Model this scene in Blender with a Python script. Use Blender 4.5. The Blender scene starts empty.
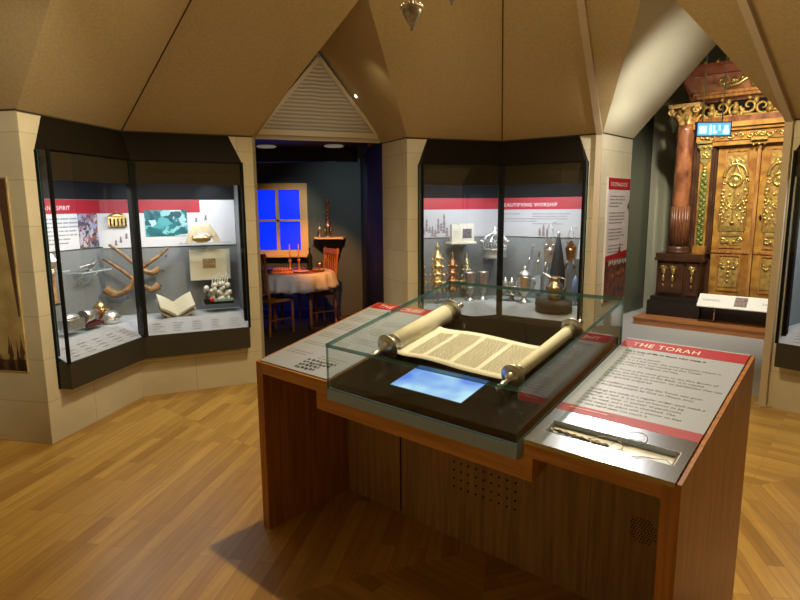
import bpy, math, random
from mathutils import Vector, Matrix
random.seed(7)
PI = math.pi
R = math.radians
scene = bpy.context.scene
COL = scene.collection

# ------------------------------------------------------------------ camera
cam_data = bpy.data.cameras.new('camera')
cam_data.sensor_width = 36; cam_data.lens = 572/800*36; cam_data.clip_start = .02
cam = bpy.data.objects.new('camera', cam_data); COL.objects.link(cam)
p_, r_ = R(9.1), -R(.42)
fw = Vector((0, math.cos(p_), -math.sin(p_))); up0 = Vector((0, math.sin(p_), math.cos(p_))); rt0 = Vector((1, 0, 0))
rt = rt0*math.cos(r_)+up0*math.sin(r_); up = up0*math.cos(r_)-rt0*math.sin(r_)
M = Matrix((rt, up, -fw)).transposed().to_4x4(); M.translation = Vector((0, 0, 1.6))
cam.matrix_world = M
scene.camera = cam
# ------------------------------------------------------------------ world, exposure
w = bpy.data.worlds.new('world'); scene.world = w; w.use_nodes = True
w.node_tree.nodes['Background'].inputs[0].default_value = (.9, .75, .5, 1)
w.node_tree.nodes['Background'].inputs[1].default_value = .02
vs = scene.view_settings
vs.view_transform = 'Standard'; vs.look = 'None'; vs.gamma = 1; vs.use_curve_mapping = False
vs.exposure = 0.0
WARM = (1, .76, .40); COOL = (.93, .97, 1)

def light(kind, loc, energy, color, target=None, size=.05, angle=60, blend=.5, sy=None, name='lamp'):
    d = bpy.data.lights.new(name, kind); d.energy = energy; d.color = color
    if kind == 'AREA':
        d.shape = 'RECTANGLE'; d.size = size; d.size_y = sy or size
    else:
        d.shadow_soft_size = size
    if kind == 'SPOT':
        d.spot_size = R(angle); d.spot_blend = blend
    o = bpy.data.objects.new(name, d); COL.objects.link(o); o.location = loc
    if target is not None:
        v = Vector(target)-Vector(loc); o.rotation_euler = v.to_track_quat('-Z', 'Y').to_euler()
    return o
# room: track spots under the apex of the tented ceiling and an added soft ceiling fill
light('SPOT', (-.02, 3.25, 3.45), 190, WARM, (-.95, 3.0, 0), .03, 130, .6)
light('SPOT', (1.15, 3.9, 3.15), 120, (1, .97, .92), (.55, 2.35, 1.0), .03, 52, .6)
light('SPOT', (.6, 2.9, 3.6), 150, WARM, (2.6, 2.9, 0), .05, 115, .7)
light('SPOT', (-1.5, 1.0, 2.75), 26, (1, .88, .68), (.45, 2.5, .35), .06, 48, .8)     # added dim fill for the desk front
light('SPOT', (.2, 2.9, 3.5), 70, (1, .82, .56), (-2.3, 4.3, .5), .06, 62, .8)
light('SPOT', (.4, 2.9, 3.5), 90, (1, .82, .56), (.7, 5.5, .9), .06, 60, .8)
light('SPOT', (.5, 2.9, 3.5), 60, WARM, (3.3, 4.1, .7), .06, 60, .8)
light('SPOT', (-.9, 1.7, 2.9), 165, (1, .86, .60), (-2.9, 3.8, 1.6), .05, 52, .7)      # added to brighten the far left wall
light('POINT', (.4, 2.75, 2.75), 25, (1, .78, .40), None, .35)  # added fill light that evens out the ceiling
light('SPOT', (-.35, 4.75, 2.6), .9, (1, .84, .5), (.1, 5.35, 2.6), .04, 100, .9)     # lamp in the dormer over the dining room
light('SPOT', (2.25, 4.35, 2.0), 34, (1, .95, .80), (2.0, 4.95, 2.72), .05, 75, .9)   # uplight in the arch over the passage
light('SPOT', (2.05, 4.2, 2.5), 62, (1, .93, .78), (2.02, 5.4, 1.65), .03, 78, .8)        # washes the pier with the banner
light('SPOT', (3.5, 5.5, 3.5), 170, (1, .84, .50), (4.3, 7.7, 1.4), .06, 62, .6)       # ark spots
light('SPOT', (3.9, 5.7, 3.3), 175, (1, .84, .54), (4.6, 7.5, 2.2), .06, 62, .6)
light('SPOT', (3.7, 6.3, 2.7), 60, (1, .86, .6), (4.25, 7.6, 3.2), .05, 60, .8)  # weak spot added to brighten the ark's attic
light('SPOT', (3.1, 6.4, 3.6), 330, (1, .94, .80), (3.5, 8.0, .6), .06, 90, .8)  # added fill for the dim passage behind the arch

# ------------------------------------------------------------------ materials
MATS = {}
def nm(name):
    m = bpy.data.materials.new(name); m.use_nodes = True; MATS[name] = m
    nt = m.node_tree; return m, nt, nt.nodes['Principled BSDF']
def mat(name, col, rough=.5, metal=0, noise=0, nscale=20, bump=0, emit=None, es=0, spec=.5, stretch=None, col2=None):
    m, nt, b = nm(name)
    b.inputs['Base Color'].default_value = (*col, 1); b.inputs['Roughness'].default_value = rough
    b.inputs['Metallic'].default_value = metal; b.inputs['Specular IOR Level'].default_value = spec
    if emit: b.inputs['Emission Color'].default_value = (*emit, 1); b.inputs['Emission Strength'].default_value = es
    if noise or bump:
        tc = nt.nodes.new('ShaderNodeTexCoord'); mp = nt.nodes.new('ShaderNodeMapping'); n = nt.nodes.new('ShaderNodeTexNoise')
        nt.links.new(tc.outputs['Object'], mp.inputs[0]); nt.links.new(mp.outputs[0], n.inputs['Vector'])
        mp.inputs['Scale'].default_value = stretch or (1, 1, 1); n.inputs['Scale'].default_value = nscale; n.inputs['Detail'].default_value = 5
        if noise:
            cr = nt.nodes.new('ShaderNodeValToRGB'); nt.links.new(n.outputs['Fac'], cr.inputs[0])
            lo = col2 or tuple(c*(1-noise) for c in col)
            cr.color_ramp.elements[0].position = .35; cr.color_ramp.elements[1].position = .65
            cr.color_ramp.elements[0].color = (*lo, 1); cr.color_ramp.elements[1].color = (*col, 1)
            nt.links.new(cr.outputs[0], b.inputs['Base Color'])
        if bump:
            bp = nt.nodes.new('ShaderNodeBump'); bp.inputs['Strength'].default_value = bump; bp.inputs['Distance'].default_value = .01
            nt.links.new(n.outputs['Fac'], bp.inputs['Height']); nt.links.new(bp.outputs[0], b.inputs['Normal'])
    return m
def brick_mat(name, c1, c2, mortar, bw, bh, ms, rough, offset=.5, grain=(2, 30), bump=.2, gmix=.35):
    m, nt, b = nm(name); N = nt.nodes.new; L = nt.links.new
    uv = N('ShaderNodeUVMap'); br = N('ShaderNodeTexBrick')
    br.inputs['Color1'].default_value = (*c1, 1); br.inputs['Color2'].default_value = (*c2, 1); br.inputs['Mortar'].default_value = (*mortar, 1)
    br.inputs['Scale'].default_value = 1; br.inputs['Brick Width'].default_value = bw; br.inputs['Row Height'].default_value = bh
    br.inputs['Mortar Size'].default_value = ms; br.inputs['Mortar Smooth'].default_value = .3; br.offset = offset; br.inputs['Bias'].default_value = 0
    L(uv.outputs[0], br.inputs['Vector'])
    mp = N('ShaderNodeMapping'); mp.inputs['Scale'].default_value = (grain[0], grain[1], 1); L(uv.outputs[0], mp.inputs[0])
    n = N('ShaderNodeTexNoise'); n.inputs['Scale'].default_value = 1; n.inputs['Detail'].default_value = 6; L(mp.outputs[0], n.inputs['Vector'])
    mr = N('ShaderNodeMapRange'); mr.inputs[1].default_value = .3; mr.inputs[2].default_value = .7; mr.inputs[3].default_value = 1-gmix; mr.inputs[4].default_value = 1+gmix*.4
    L(n.outputs['Fac'], mr.inputs[0])
    mx = N('ShaderNodeVectorMath'); mx.operation = 'SCALE'; L(br.outputs['Color'], mx.inputs[0]); L(mr.outputs[0], mx.inputs['Scale'])
    L(mx.outputs[0], b.inputs['Base Color']); b.inputs['Roughness'].default_value = rough
    if bump:
        bp = N('ShaderNodeBump'); bp.inputs['Strength'].default_value = bump; bp.inputs['Distance'].default_value = .002; bp.invert = True
        L(br.outputs['Fac'], bp.inputs['Height']); L(bp.outputs[0], b.inputs['Normal'])
    return m
def wood_mat(name, c1, c2, axis='Z', rough=.4, sc=1.0):
    st = {'X': (2, 40, 40), 'Y': (40, 2, 40), 'Z': (40, 40, 2)}[axis]
    return mat(name, c1, rough, 0, noise=.4, nscale=1.2*sc, bump=.05, stretch=st, col2=c2)
def glass_mat(name, tint=(.93, .97, .95), base=.04, gain=.9, pw_=5):
    m = bpy.data.materials.new(name); m.use_nodes = True; nt = m.node_tree; nt.nodes.clear(); N = nt.nodes.new; L = nt.links.new
    out = N('ShaderNodeOutputMaterial'); mx = N('ShaderNodeMixShader'); tr = N('ShaderNodeBsdfTransparent'); gl = N('ShaderNodeBsdfGlossy')
    tr.inputs[0].default_value = (*tint, 1); gl.inputs['Roughness'].default_value = 0.0
    lw = N('ShaderNodeLayerWeight'); lw.inputs['Blend'].default_value = .5
    pw = N('ShaderNodeMath'); pw.operation = 'POWER'; pw.inputs[1].default_value = pw_; L(lw.outputs['Facing'], pw.inputs[0])
    ma = N('ShaderNodeMath'); ma.operation = 'MULTIPLY_ADD'; ma.inputs[1].default_value = gain; ma.inputs[2].default_value = base; L(pw.outputs[0], ma.inputs[0])
    L(ma.outputs[0], mx.inputs[0]); L(tr.outputs[0], mx.inputs[1]); L(gl.outputs[0], mx.inputs[2]); L(mx.outputs[0], out.inputs[0])
    MATS[name] = m; return m

PLASTER = mat('ceiling_plaster', (.47, .36, .19), .9, noise=.14, nscale=60, bump=.06)
SOFFIT = mat('soffit_plaster', (.60, .56, .43), .7, noise=.06, nscale=60)
STONE = brick_mat('pale_stone', (.62, .57, .43), (.58, .53, .39), (.46, .41, .30), .9, .3, .004, .65, grain=(3, 3), gmix=.12, bump=.1)
FLOORW = brick_mat('oak_parquet', (.58, .355, .080), (.38, .205, .042), (.22, .11, .03), .62, .075, .001, .33, offset=.37, grain=(3, 40), gmix=.2, bump=.05)
CARPET = mat('grey_carpet', (.40, .40, .41), .95, noise=.2, nscale=200, bump=.2)
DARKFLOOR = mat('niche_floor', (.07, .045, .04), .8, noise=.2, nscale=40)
OAK = wood_mat('oak_desk', (.54, .26, .075), (.38, .165, .04), 'X', .38)
OAKV = wood_mat('oak_desk_upright', (.46, .20, .05), (.30, .12, .025), 'Z', .38)
OAKP = wood_mat('oak_back_panel', (.42, .26, .12), (.27, .16, .07), 'Z', .45)
BRONZE = mat('dark_bronze', (.010, .007, .004), .6, 0, noise=.3, nscale=60, spec=.12)
BAND = mat('case_sill_bronze', (.045, .040, .026), .5, .2, noise=.2, nscale=80)
BLACK = mat('black_metal', (.005, .005, .005), .7, spec=.12)
GAP = mat('shadow_gap', (.05, .035, .02), .9)
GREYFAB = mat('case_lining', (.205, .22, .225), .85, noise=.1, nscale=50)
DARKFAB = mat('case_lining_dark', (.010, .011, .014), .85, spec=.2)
CASEFLOOR = mat('case_floor', (.42, .45, .46), .7)
WHITE = mat('white_panel', (.58, .58, .60), .6)
PGREY = mat('pale_grey_panel', (.40, .40, .42), .6)
RED = mat('red_band', (.34, .006, .018), .5)
INK = mat('ink', (.05, .05, .05), .7)
INKC = mat('caption_ink', (.30, .30, .31), .7)
INKL = mat('light_ink', (.24, .24, .25), .7)
LETTER = mat('white_lettering', (.75, .70, .68), .5)
GLASS = glass_mat('glass', (.96, .98, .975), .025, .95, 3.0)
GLASSC = glass_mat('case_glass', (.97, .98, .98), .03, .7)
TOPGLASS = glass_mat('top_glass', (.96, .98, .975), .015, .35)
EDGE = mat('glass_edge', (.04, .19, .21), .12, spec=.9)
nt = EDGE.node_tree; tr_ = nt.nodes.new('ShaderNodeBsdfTransparent'); tr_.inputs[0].default_value = (.62, .88, .86, 1); mx_ = nt.nodes.new('ShaderNodeMixShader'); mx_.inputs[0].default_value = .72
nt.links.new(tr_.outputs[0], mx_.inputs[1]); nt.links.new(nt.nodes['Principled BSDF'].outputs[0], mx_.inputs[2]); nt.links.new(mx_.outputs[0], nt.nodes['Material Output'].inputs[0])
STEEL = mat('brushed_steel', (.36, .38, .40), .2, 1, noise=.12, nscale=3, stretch=(60, 2, 2))
TRIM = mat('grey_trim', (.28, .42, .70), .45, .1)
DECK = mat('black_deck', (.004, .0035, .003), .2, spec=.15)
PARCH = mat('parchment', (.88, .85, .74), .65, noise=.08, nscale=12)
PARCHR = mat('parchment_roll', (.84, .79, .62), .6, noise=.1, nscale=20)
SILVER = mat('silver', (.86, .84, .80), .28, .92, noise=.25, nscale=60, bump=.3)
SILVERD = mat('tarnished_silver', (.60, .56, .52), .32, .9, noise=.45, nscale=40, bump=.3)
GOLD = mat('gilt', (.86, .62, .25), .28, 1, noise=.25, nscale=60, bump=.4)
PALEGOLD = mat('pale_gilt', (.85, .78, .52), .3, 1, noise=.3, nscale=70, bump=.4)
GOLDR = mat('red_gilt', (.62, .33, .16), .3, 1, noise=.6, nscale=70, bump=.4)
HORN = mat('ram_horn', (.40, .22, .085), .35, noise=.5, nscale=14, col2=(.11, .05, .018))
CREAM = mat('cream_card', (.66, .62, .46), .6)
ACRYL = glass_mat('acrylic', (.95, .97, .97), .08, .6)
DKBLUE = mat('niche_wall_blue', (.075, .10, .10), .8, noise=.1, nscale=30)
NAVY = mat('niche_side_navy', (.012, .020, .038), .7)
BLUEWIN = mat('blue_backlit_sky', (0, .01, .2), .5, emit=(.0, .025, 1), es=1.1)
CREAMWOOD = mat('painted_window_wood', (.62, .47, .26), .6)
REDWOOD = mat('table_wood', (.42, .16, .06), .4, noise=.4, nscale=8, stretch=(8, 1, 1))
CLOTH = mat('white_cloth', (.45, .43, .42), .8)
CANDLE = mat('wax', (.60, .22, .12), .5)
BOTTLE = mat('dark_glass_bottle', (.01, .015, .01), .1)

# ------------------------------------------------------------------ mesh builder
WM = {}
class MB:
    def __init__(s): s.v = []; s.f = []; s.sm = []; s.mi = []; s.uv = []; s.M = Matrix.Identity(4)
    def add(s, vs_, fs, smooth=False, mi=0, uvs=None):
        k = len(s.v); s.v += [s.M @ Vector(v) for v in vs_]
        for i, f in enumerate(fs):
            s.f.append([k+j for j in f]); s.sm.append(smooth); s.mi.append(mi); s.uv.append(uvs[i] if uvs else None)
        return s
    def box(s, x0, x1, y0, y1, z0, z1, mi=0, edge_mi=None, thin=None):
        v = [(x, y, z) for z in (z0, z1) for y in (y0, y1) for x in (x0, x1)]
        fs = [(0, 2, 3, 1), (4, 5, 7, 6), (0, 1, 5, 4), (2, 6, 7, 3), (0, 4, 6, 2), (1, 3, 7, 5)]
        ax = [2, 2, 1, 1, 0, 0]
        for f, a in zip(fs, ax):
            s.add(v, [], False); k = len(s.v)-8
            s.f.append([k+j for j in f]); s.sm.append(False); s.uv.append(None)
            s.mi.append(mi if (edge_mi is None or a == thin) else edge_mi)
        return s
    def poly(s, pts, smooth=False, mi=0, uv=None): return s.add(pts, [tuple(range(len(pts)))], smooth, mi, [uv] if uv else None)
    def prism(s, pts, vec, mi=0):
        n = len(pts); vec = Vector(vec); v = [Vector(p) for p in pts]+[Vector(p)+vec for p in pts]
        fs = [tuple(range(n))[::-1], tuple(range(n, 2*n))]+[(i, (i+1) % n, n+(i+1) % n, n+i) for i in range(n)]
        return s.add(v, fs, False, mi)
    def lathe(s, prof, n=20, c=(0, 0, 0), axis=(0, 0, 1), smooth=True, sx=1, sy=1):
        ax = Vector(axis).normalized(); q = Vector((0, 0, 1)).rotation_difference(ax).to_matrix(); c = Vector(c)
        v = []; fs = []; m = len(prof)
        for (r, z) in prof:
            for i in range(n):
                a = 2*PI*i/n; v.append(c+q @ Vector((r*math.cos(a)*sx, r*math.sin(a)*sy, z)))
        for j in range(m-1):
            for i in range(n):
                fs.append((j*n+i, j*n+(i+1) % n, (j+1)*n+(i+1) % n, (j+1)*n+i))
        s.add(v, fs, smooth)
        k = len(s.v)-len(v)
        for j, rev in ((0, True), (m-1, False)):
            if prof[j][0] > 1e-5:
                f = [k+j*n+i for i in range(n)]; s.f.append(f[::-1] if rev else f); s.sm.append(False); s.mi.append(0); s.uv.append(None)
        return s
    def cyl(s, a, b, r, n=12, r2=None):
        a = Vector(a); b = Vector(b); d = b-a
        return s.lathe([(r, 0), (r if r2 is None else r2, d.length)], n, a, d)
    def ball(s, c, r, n=12, sz=1, sx=1, sy=1):
        m = max(5, n//2); return s.lathe([(r*math.sin(PI*i/m)+1e-6, -r*math.cos(PI*i/m)*sz) for i in range(m+1)], n, c, sx=sx, sy=sy)
    def tube(s, pts, r, n=8, rs=None):
        P = [Vector(p) for p in pts]; v = []; fs = []; m = len(P); prev = None
        for i, p in enumerate(P):
            t = (P[min(i+1, m-1)]-P[max(i-1, 0)]).normalized()
            if prev is None:
                u = t.orthogonal().normalized()
            else:
                u = (prev-t*prev.dot(t)); u = u.normalized() if u.length > 1e-6 else t.orthogonal().normalized()
            prev = u; wv = t.cross(u); rr = rs[i] if rs else r
            for k in range(n):
                a = 2*PI*k/n; v.append(p+u*math.cos(a)*rr+wv*math.sin(a)*rr)
        for i in range(m-1):
            for k in range(n): fs.append((i*n+k, i*n+(k+1) % n, (i+1)*n+(k+1) % n, (i+1)*n+k))
        s.add(v, fs, True); s.add([v[k] for k in range(n)], [tuple(range(n))[::-1]]); s.add(v[-n:], [tuple(range(n))])
        return s
    def build(s, name, m, parent=None, world=False):
        me = bpy.data.meshes.new(name)
        T = WM[parent.name].inverted() if (parent is not None and world) else None
        me.from_pydata([tuple(T @ v) if T else tuple(v) for v in s.v], [], s.f)
        for x in (m if isinstance(m, (list, tuple)) else [m]): me.materials.append(x)
        me.polygons.foreach_set('use_smooth', s.sm); me.polygons.foreach_set('material_index', s.mi)
        if any(u for u in s.uv):
            ul = me.uv_layers.new(name='UVMap')
            for p, u in zip(me.polygons, s.uv):
                if u:
                    for li, q in zip(p.loop_indices, u): ul.data[li].uv = q
        me.validate(); me.update()
        o = bpy.data.objects.new(name, me); COL.objects.link(o)
        if parent is not None: o.parent = parent; WM[o.name] = WM[parent.name]
        else: WM[o.name] = Matrix.Identity(4)
        return o
def frame(ox, oy, deg, oz=0): return Matrix.Translation((ox, oy, oz)) @ Matrix.Rotation(R(deg), 4, 'Z')
def thing(name, label, cat, M_=None, group=None):
    o = bpy.data.objects.new(name, None); COL.objects.link(o); o.empty_display_size = .1
    M_ = M_ or Matrix.Identity(4); o.matrix_basis = M_; WM[o.name] = M_.copy()
    o['label'] = label; o['category'] = cat
    if group: o['group'] = group
    return o
def tag(o, label, cat, group=None, kind=None):
    o['label'] = label; o['category'] = cat
    if group: o['group'] = group
    if kind: o['kind'] = kind
    return o
def single(mb, name, m, label, cat, group=None, base=None):
    """a thing that is one mesh, origin moved to its base point"""
    b = Vector(base) if base is not None else Vector((0, 0, 0))
    mb.v = [v-b for v in mb.v]; o = mb.build(name, m); o.location = b; WM[o.name] = Matrix.Translation(b)
    return tag(o, label, cat, group)
def struct(name, mb, m): o = mb.build(name, m); o['kind'] = 'structure'; return o
def copy_tree(o, parent=None):
    c = o.copy(); COL.objects.link(c)
    if parent is not None: c.parent = parent
    for ch in list(o.children): copy_tree(ch, c)
    return c
def text(body, size, M_, m, parent=None, name='lettering', align='LEFT', spacing=1.0, line=1.0, sx=1.0, bold=0):
    cu = bpy.data.curves.new('txt', 'FONT'); cu.body = body; cu.size = size; cu.align_x = align; cu.space_character = spacing; cu.space_line = line
    cu.resolution_u = 2; cu.offset = bold
    o = bpy.data.objects.new('txt', cu); COL.objects.link(o); bpy.context.view_layer.update()
    me = bpy.data.meshes.new_from_object(o); bpy.data.objects.remove(o)
    T = WM[parent.name].inverted() @ M_ if parent is not None else M_
    me.transform(T @ Matrix.Diagonal((sx, 1, 1, 1))); me.materials.clear(); me.materials.append(m); me.name = name
    ob = bpy.data.objects.new(name, me); COL.objects.link(ob)
    if parent is not None: ob.parent = parent; WM[ob.name] = WM[parent.name]
    return ob

def greek(body, size, M_, m, parent, name='printed_text', line=1.25):
    """lines too small to read in the photograph: one short bar per word"""
    mb = MB(); mb.M = M_; y = 0
    for ln in body.split(chr(10)):
        x = 0
        for wd in ln.split():
            L_ = len(wd)*size*.52; mb.poly([(x, y, 0), (x+L_, y, 0), (x+L_, y+size*.42, 0), (x, y+size*.42, 0)]); x += L_+size*.35
        y -= size*line
    return mb.build(name, m, parent, True)

# ------------------------------------------------------------------ plan of the room
H = 2.235
C0 = Vector((.4, 2.5, 0)); APEX = Vector((.4, 2.5, 4.4)); RZ = 3.07
def P(x, y, z=0): return Vector((x, y, z))
def pol(a, r=3.03): return Vector((C0.x+r*math.cos(R(a)), C0.y+r*math.sin(R(a)), 0))
P1, A, B = P(-2.417, 3.763), P(-2.235, 4.77), P(-1.291, 5.19)
Bj, Cj = P(-1.315, 5.40), P(-.167, 5.83)
D, E_, G = P(.074, 5.36), P(.996, 5.69), P(1.776, 5.14)
G2 = P(2.225, 5.61); Rr, R2 = P(2.92, 4.456), P(3.45, 4.90)
S_, T_ = pol(19.5, 3.35), pol(2.5)
ring = [(P1, A, B), (D, E_, G), (Rr, S_, T_)]
for k in range(3):
    c = -40.5-60*k; ring.append((pol(c+17), pol(c, 3.35), pol(c-17)))
def zz(p, h): return Vector((p.x, p.y, h))

# floor: one parquet, boards turned sixty degrees from sector to sector
mb = MB()
for k in range(6):
    ax = 49.7+60*k;  a0, a1 = R(ax-30), R(ax+30)
    pts = [Vector((C0.x, C0.y, 0)), C0+Vector((math.cos(a0), math.sin(a0), 0))*4.6, C0+Vector((math.cos(a1), math.sin(a1), 0))*4.6]
    dr = R((169.7 if k == 1 else ax)+90); ux = Vector((math.cos(dr), math.sin(dr), 0)); uy = Vector((-math.sin(dr), math.cos(dr), 0))
    mb.poly(pts, uv=[((p-C0).dot(ux)+7.3*k, (p-C0).dot(uy)+20) for p in pts])
struct('floor', mb, FLOORW)
mb = MB(); gd = (Rr-G).normalized(); gn = Vector((-gd.y, gd.x, 0))
mb.prism([G-gd*.05+gn*.22, G+gd*1.45+gn*.22, P(8, 6), P(8, 11), P(2.5, 11)], (0, 0, .004)); struct('floor_carpet', mb, CARPET)
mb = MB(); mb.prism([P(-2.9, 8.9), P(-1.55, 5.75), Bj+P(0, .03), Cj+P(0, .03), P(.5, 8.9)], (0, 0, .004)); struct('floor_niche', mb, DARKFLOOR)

def wallq(mb, a, b, z0, z1, s0=0, s1=None, top=None):
    d = (b-a); Ln = d.length; d.normalize(); s1 = Ln if s1 is None else s1
    pts = [a+d*s0+P(0, 0, z0), a+d*s1+P(0, 0, z0), a+d*s1+P(0, 0, z1), a+d*s0+P(0, 0, z1)]
    mb.poly(pts, uv=[(s0, z0), (s1, z0), (s1, z1), (s0, z1)])
def wtri(mb, a, b, sz):
    d = (b-a).normalized(); mb.poly([a+d*s+P(0, 0, z) for s, z in sz], uv=[(s, z) for s, z in sz])

CB, CT, CG = .366, 2.0, .55
def case_wall(name, a, m, b, s0=.11, s1=.115):
    mb = MB(); La = (m-a).length; Lb = (b-m).length
    wallq(mb, a, m, 0, H, 0, s0); wtri(mb, a, m, [(s0, CT), (s0+.09, H), (s0, H)]); wallq(mb, a, m, 0, CB+.03, s0)
    wallq(mb, m, b, 0, CB+.03, 0, Lb-s1); wallq(mb, m, b, 0, H, Lb-s1, Lb); wtri(mb, m, b, [(Lb-s1, CT), (Lb-s1, H), (Lb-s1-.09, H)])
    struct(name, mb, STONE)
case_wall('wall_left', P1, A, B); case_wall('wall_centre', D, E_, G); case_wall('wall_right', Rr, S_, T_)
mb = MB()
for k in (3, 4, 5):
    a, m, b = ring[k]; wallq(mb, a, m, 0, H); wallq(mb, m, b, 0, H)
wallq(mb, ring[2][2], ring[3][0], 0, H); wallq(mb, ring[3][2], ring[4][0], 0, H); wallq(mb, ring[4][2], ring[5][0], 0, H)
struct('wall_back', mb, STONE)
# jambs
L1 = P1+P(-math.cos(R(12.3)), math.sin(R(12.3)))*2.2
mb = MB(); wallq(mb, L1, P1, 0, H); Q5 = ring[5][2]; L5 = Q5+(L1-P1); wallq(mb, Q5, L5, 0, H); wallq(mb, L5, L1, 0, RZ+.1); struct('wall_left_jamb', mb, STONE)
mb = MB(); wallq(mb, B, Bj, 0, H); wallq(mb, Cj, D, 0, H); struct('wall_centre_jamb', mb, STONE)
mb = MB(); wallq(mb, G, G2, 0, H); wallq(mb, R2, Rr, 0, H)
wallq(mb, G2, G2+P(-.05, .04), 0, H); struct('wall_right_jamb', mb, STONE)

# ceiling facets
mb = MB(); hgap = MB(); rib = MB()
def facet(*p, m=0): mb.poly(list(p), mi=m)
for i, (a, m, b) in enumerate(ring):
    facet(zz(a, H), zz(m, H), APEX); facet(zz(m, H), zz(b, H), APEX)
outer = {0: (Bj, Cj), 1: (G2, R2)}
fr_t = 1-(RZ-H)/(APEX.z-H)
doors = [(0, 1, Bj, Cj), (1, 2, G2, R2), (5, 0, L5, L1)]
TT = {}
for i in range(6):
    j = (i+1) % 6; a = ring[i][2]; b = ring[j][0]; dd = [x for x in doors if x[0] == i]
    if not dd: facet(zz(a, H), zz(b, H), APEX); continue
    _, _, ao, bo = dd[0]; mid = (a+b)/2; T = C0+(mid-C0)*fr_t; T = zz(T, RZ); mo = (ao+bo)/2; To = zz(mo, RZ)
    TT[i] = (T, To); facet(zz(a, H), T, APEX); facet(T, zz(b, H), APEX)
    facet(zz(a, H), zz(ao, H), To, T, m=1 if i == 1 else 0); facet(zz(b, H), T, To, zz(bo, H), m=1 if i == 1 else 0)
struct('ceiling', mb, [PLASTER, SOFFIT])
inn = P(0, 0, -.004)
for a, m, b in ring[:3]:
    for p, q in ((a, m), (m, b)): hgap.tube([zz(p, H)+(C0-p).normalized()*.004+inn, zz(q, H)+(C0-q).normalized()*.004+inn], .006, 6)
    hgap.tube([zz(m, H)+(C0-m).normalized()*.006, APEX+inn], .005, 6)
for p, q in ((G, G2), (Cj, D), (P1, L1)): hgap.tube([zz(p, H)+P(.002, -.006, 0), zz(q, H)+P(.002, -.006, 0)], .005, 6)
o = hgap.build('shade_strips', GAP); o['kind'] = 'structure'  # dark strips stand in for the shade in seams and wall-top gaps
for n_, g, sh in (('trim_2', G, (G-E_).normalized()*-.026), ('trim_3', Rr, (S_-Rr).normalized()*.026)):
    rib = MB(); q = g+sh; rd = (C0-q).normalized(); sd = Vector((-rd.y, rd.x, 0)); hw = sd*.026; ct_ = APEX-P(0, 0, .0)+sh; sl = (ct_-zz(q, H)).normalized(); dn = Vector((0, 0, 1)).cross(sd).normalized()
    dn = sd.cross(sl); dn = dn if dn.z < 0 else -dn
    p0, p1, p2 = zz(q, 0), zz(q, H), ct_
    for a_, b_ in ((0, 1),): 
        k1 = p1+rd*.035-P(0, 0, .02); k2 = p2+dn*.03; k0 = p0+rd*.035
        rib.add([p0-hw, p0+hw, p1+hw, p1-hw, p2+hw, p2-hw, k0-hw, k0+hw, k1+hw, k1-hw, k2+hw, k2-hw], [(6, 7, 8, 9), (9, 8, 10, 11), (0, 6, 9, 3), (7, 1, 2, 8), (3, 9, 11, 5), (8, 2, 4, 10)])
    rib.box(q.x-.05, q.x+.05, q.y-.05, q.y+.05, 0, .015)
    o = rib.build(n_, mat('rib_paint_'+n_[-1], (.50, .42, .31), .6)); o['kind'] = 'structure'

# ------------------------------------------------------------------ niche behind the left opening
NB = [P(-2.75, 8.6), P(-.57, 8.6)]
mb = MB(); wallq(mb, NB[0], NB[1], 0, 2.9); struct('wall_niche_back', mb, DKBLUE)
mb = MB(); wallq(mb, P(-1.50, 5.78), NB[0], 0, 2.9); wallq(mb, P(-1.50, 5.78), Bj, 0, 2.9); wallq(mb, NB[1], Cj+P(.005, .01), 0, 2.9); struct('wall_niche_side', mb, NAVY)
mb = MB(); mb.prism([P(-1.55, 5.75, 2.325), Bj+P(0, .02, 2.325), Cj+P(0, .02, 2.325), P(.1, 8.8, 2.325), P(-2.9, 8.8, 2.325)], (0, 0, .05)); struct('ceiling_niche', mb, NAVY)
mb = MB(); mb.box(-3.0, -.5, 7.0, 7.12, 2.16, 2.325); struct('trim_4', mb, mat('niche_bulkhead', (.012, .014, .016), .8))
nd = (Cj-Bj).normalized(); nn = Vector((nd.y, -nd.x, 0))
mb = MB(); mb.prism([zz(Bj, 2.25), zz(Cj, 2.25), zz(Cj, 2.30), zz(Bj, 2.30)], -nn*.05); struct('trim_5', mb, STONE)
# gable of stretched louvred cloth above the opening
gt = thing('gable_vent', 'triangular louvred grey vent panel above the dark dining room opening', 'vent', Matrix.Translation(zz(Bj, 2.30)))
ga, gb, gc = zz(Bj, 2.30)+nd*.02, zz(Cj, 2.30)-nd*.05, zz((Bj+Cj)/2, 2.985)
m, nt, bb = nm('louvre_cloth'); tc = nt.nodes.new('ShaderNodeTexCoord'); wv = nt.nodes.new('ShaderNodeTexWave'); wv.bands_direction = 'Z'; wv.inputs['Scale'].default_value = 9; wv.inputs['Distortion'].default_value = 1.5
nt.links.new(tc.outputs['Object'], wv.inputs[0]); cr = nt.nodes.new('ShaderNodeValToRGB'); cr.color_ramp.elements[0].color = (.36, .33, .27, 1); cr.color_ramp.elements[1].color = (.62, .58, .50, 1)
nt.links.new(wv.outputs[0], cr.inputs[0]); nt.links.new(cr.outputs[0], bb.inputs['Base Color']); bp = nt.nodes.new('ShaderNodeBump'); bp.inputs['Strength'].default_value = .5; bp.inputs['Distance'].default_value = .01
nt.links.new(wv.outputs[0], bp.inputs['Height']); nt.links.new(bp.outputs[0], bb.inputs['Normal'])
mb = MB(); mb.prism([ga-nn*.005-P(0, 0, .06)-nd*.03, gb-nn*.005-P(0, 0, .06)+nd*.03, gc-nn*.005+P(0, 0, .05)], -nn*.03); mb.build('louvre_cloth', m, gt, True)
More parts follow.
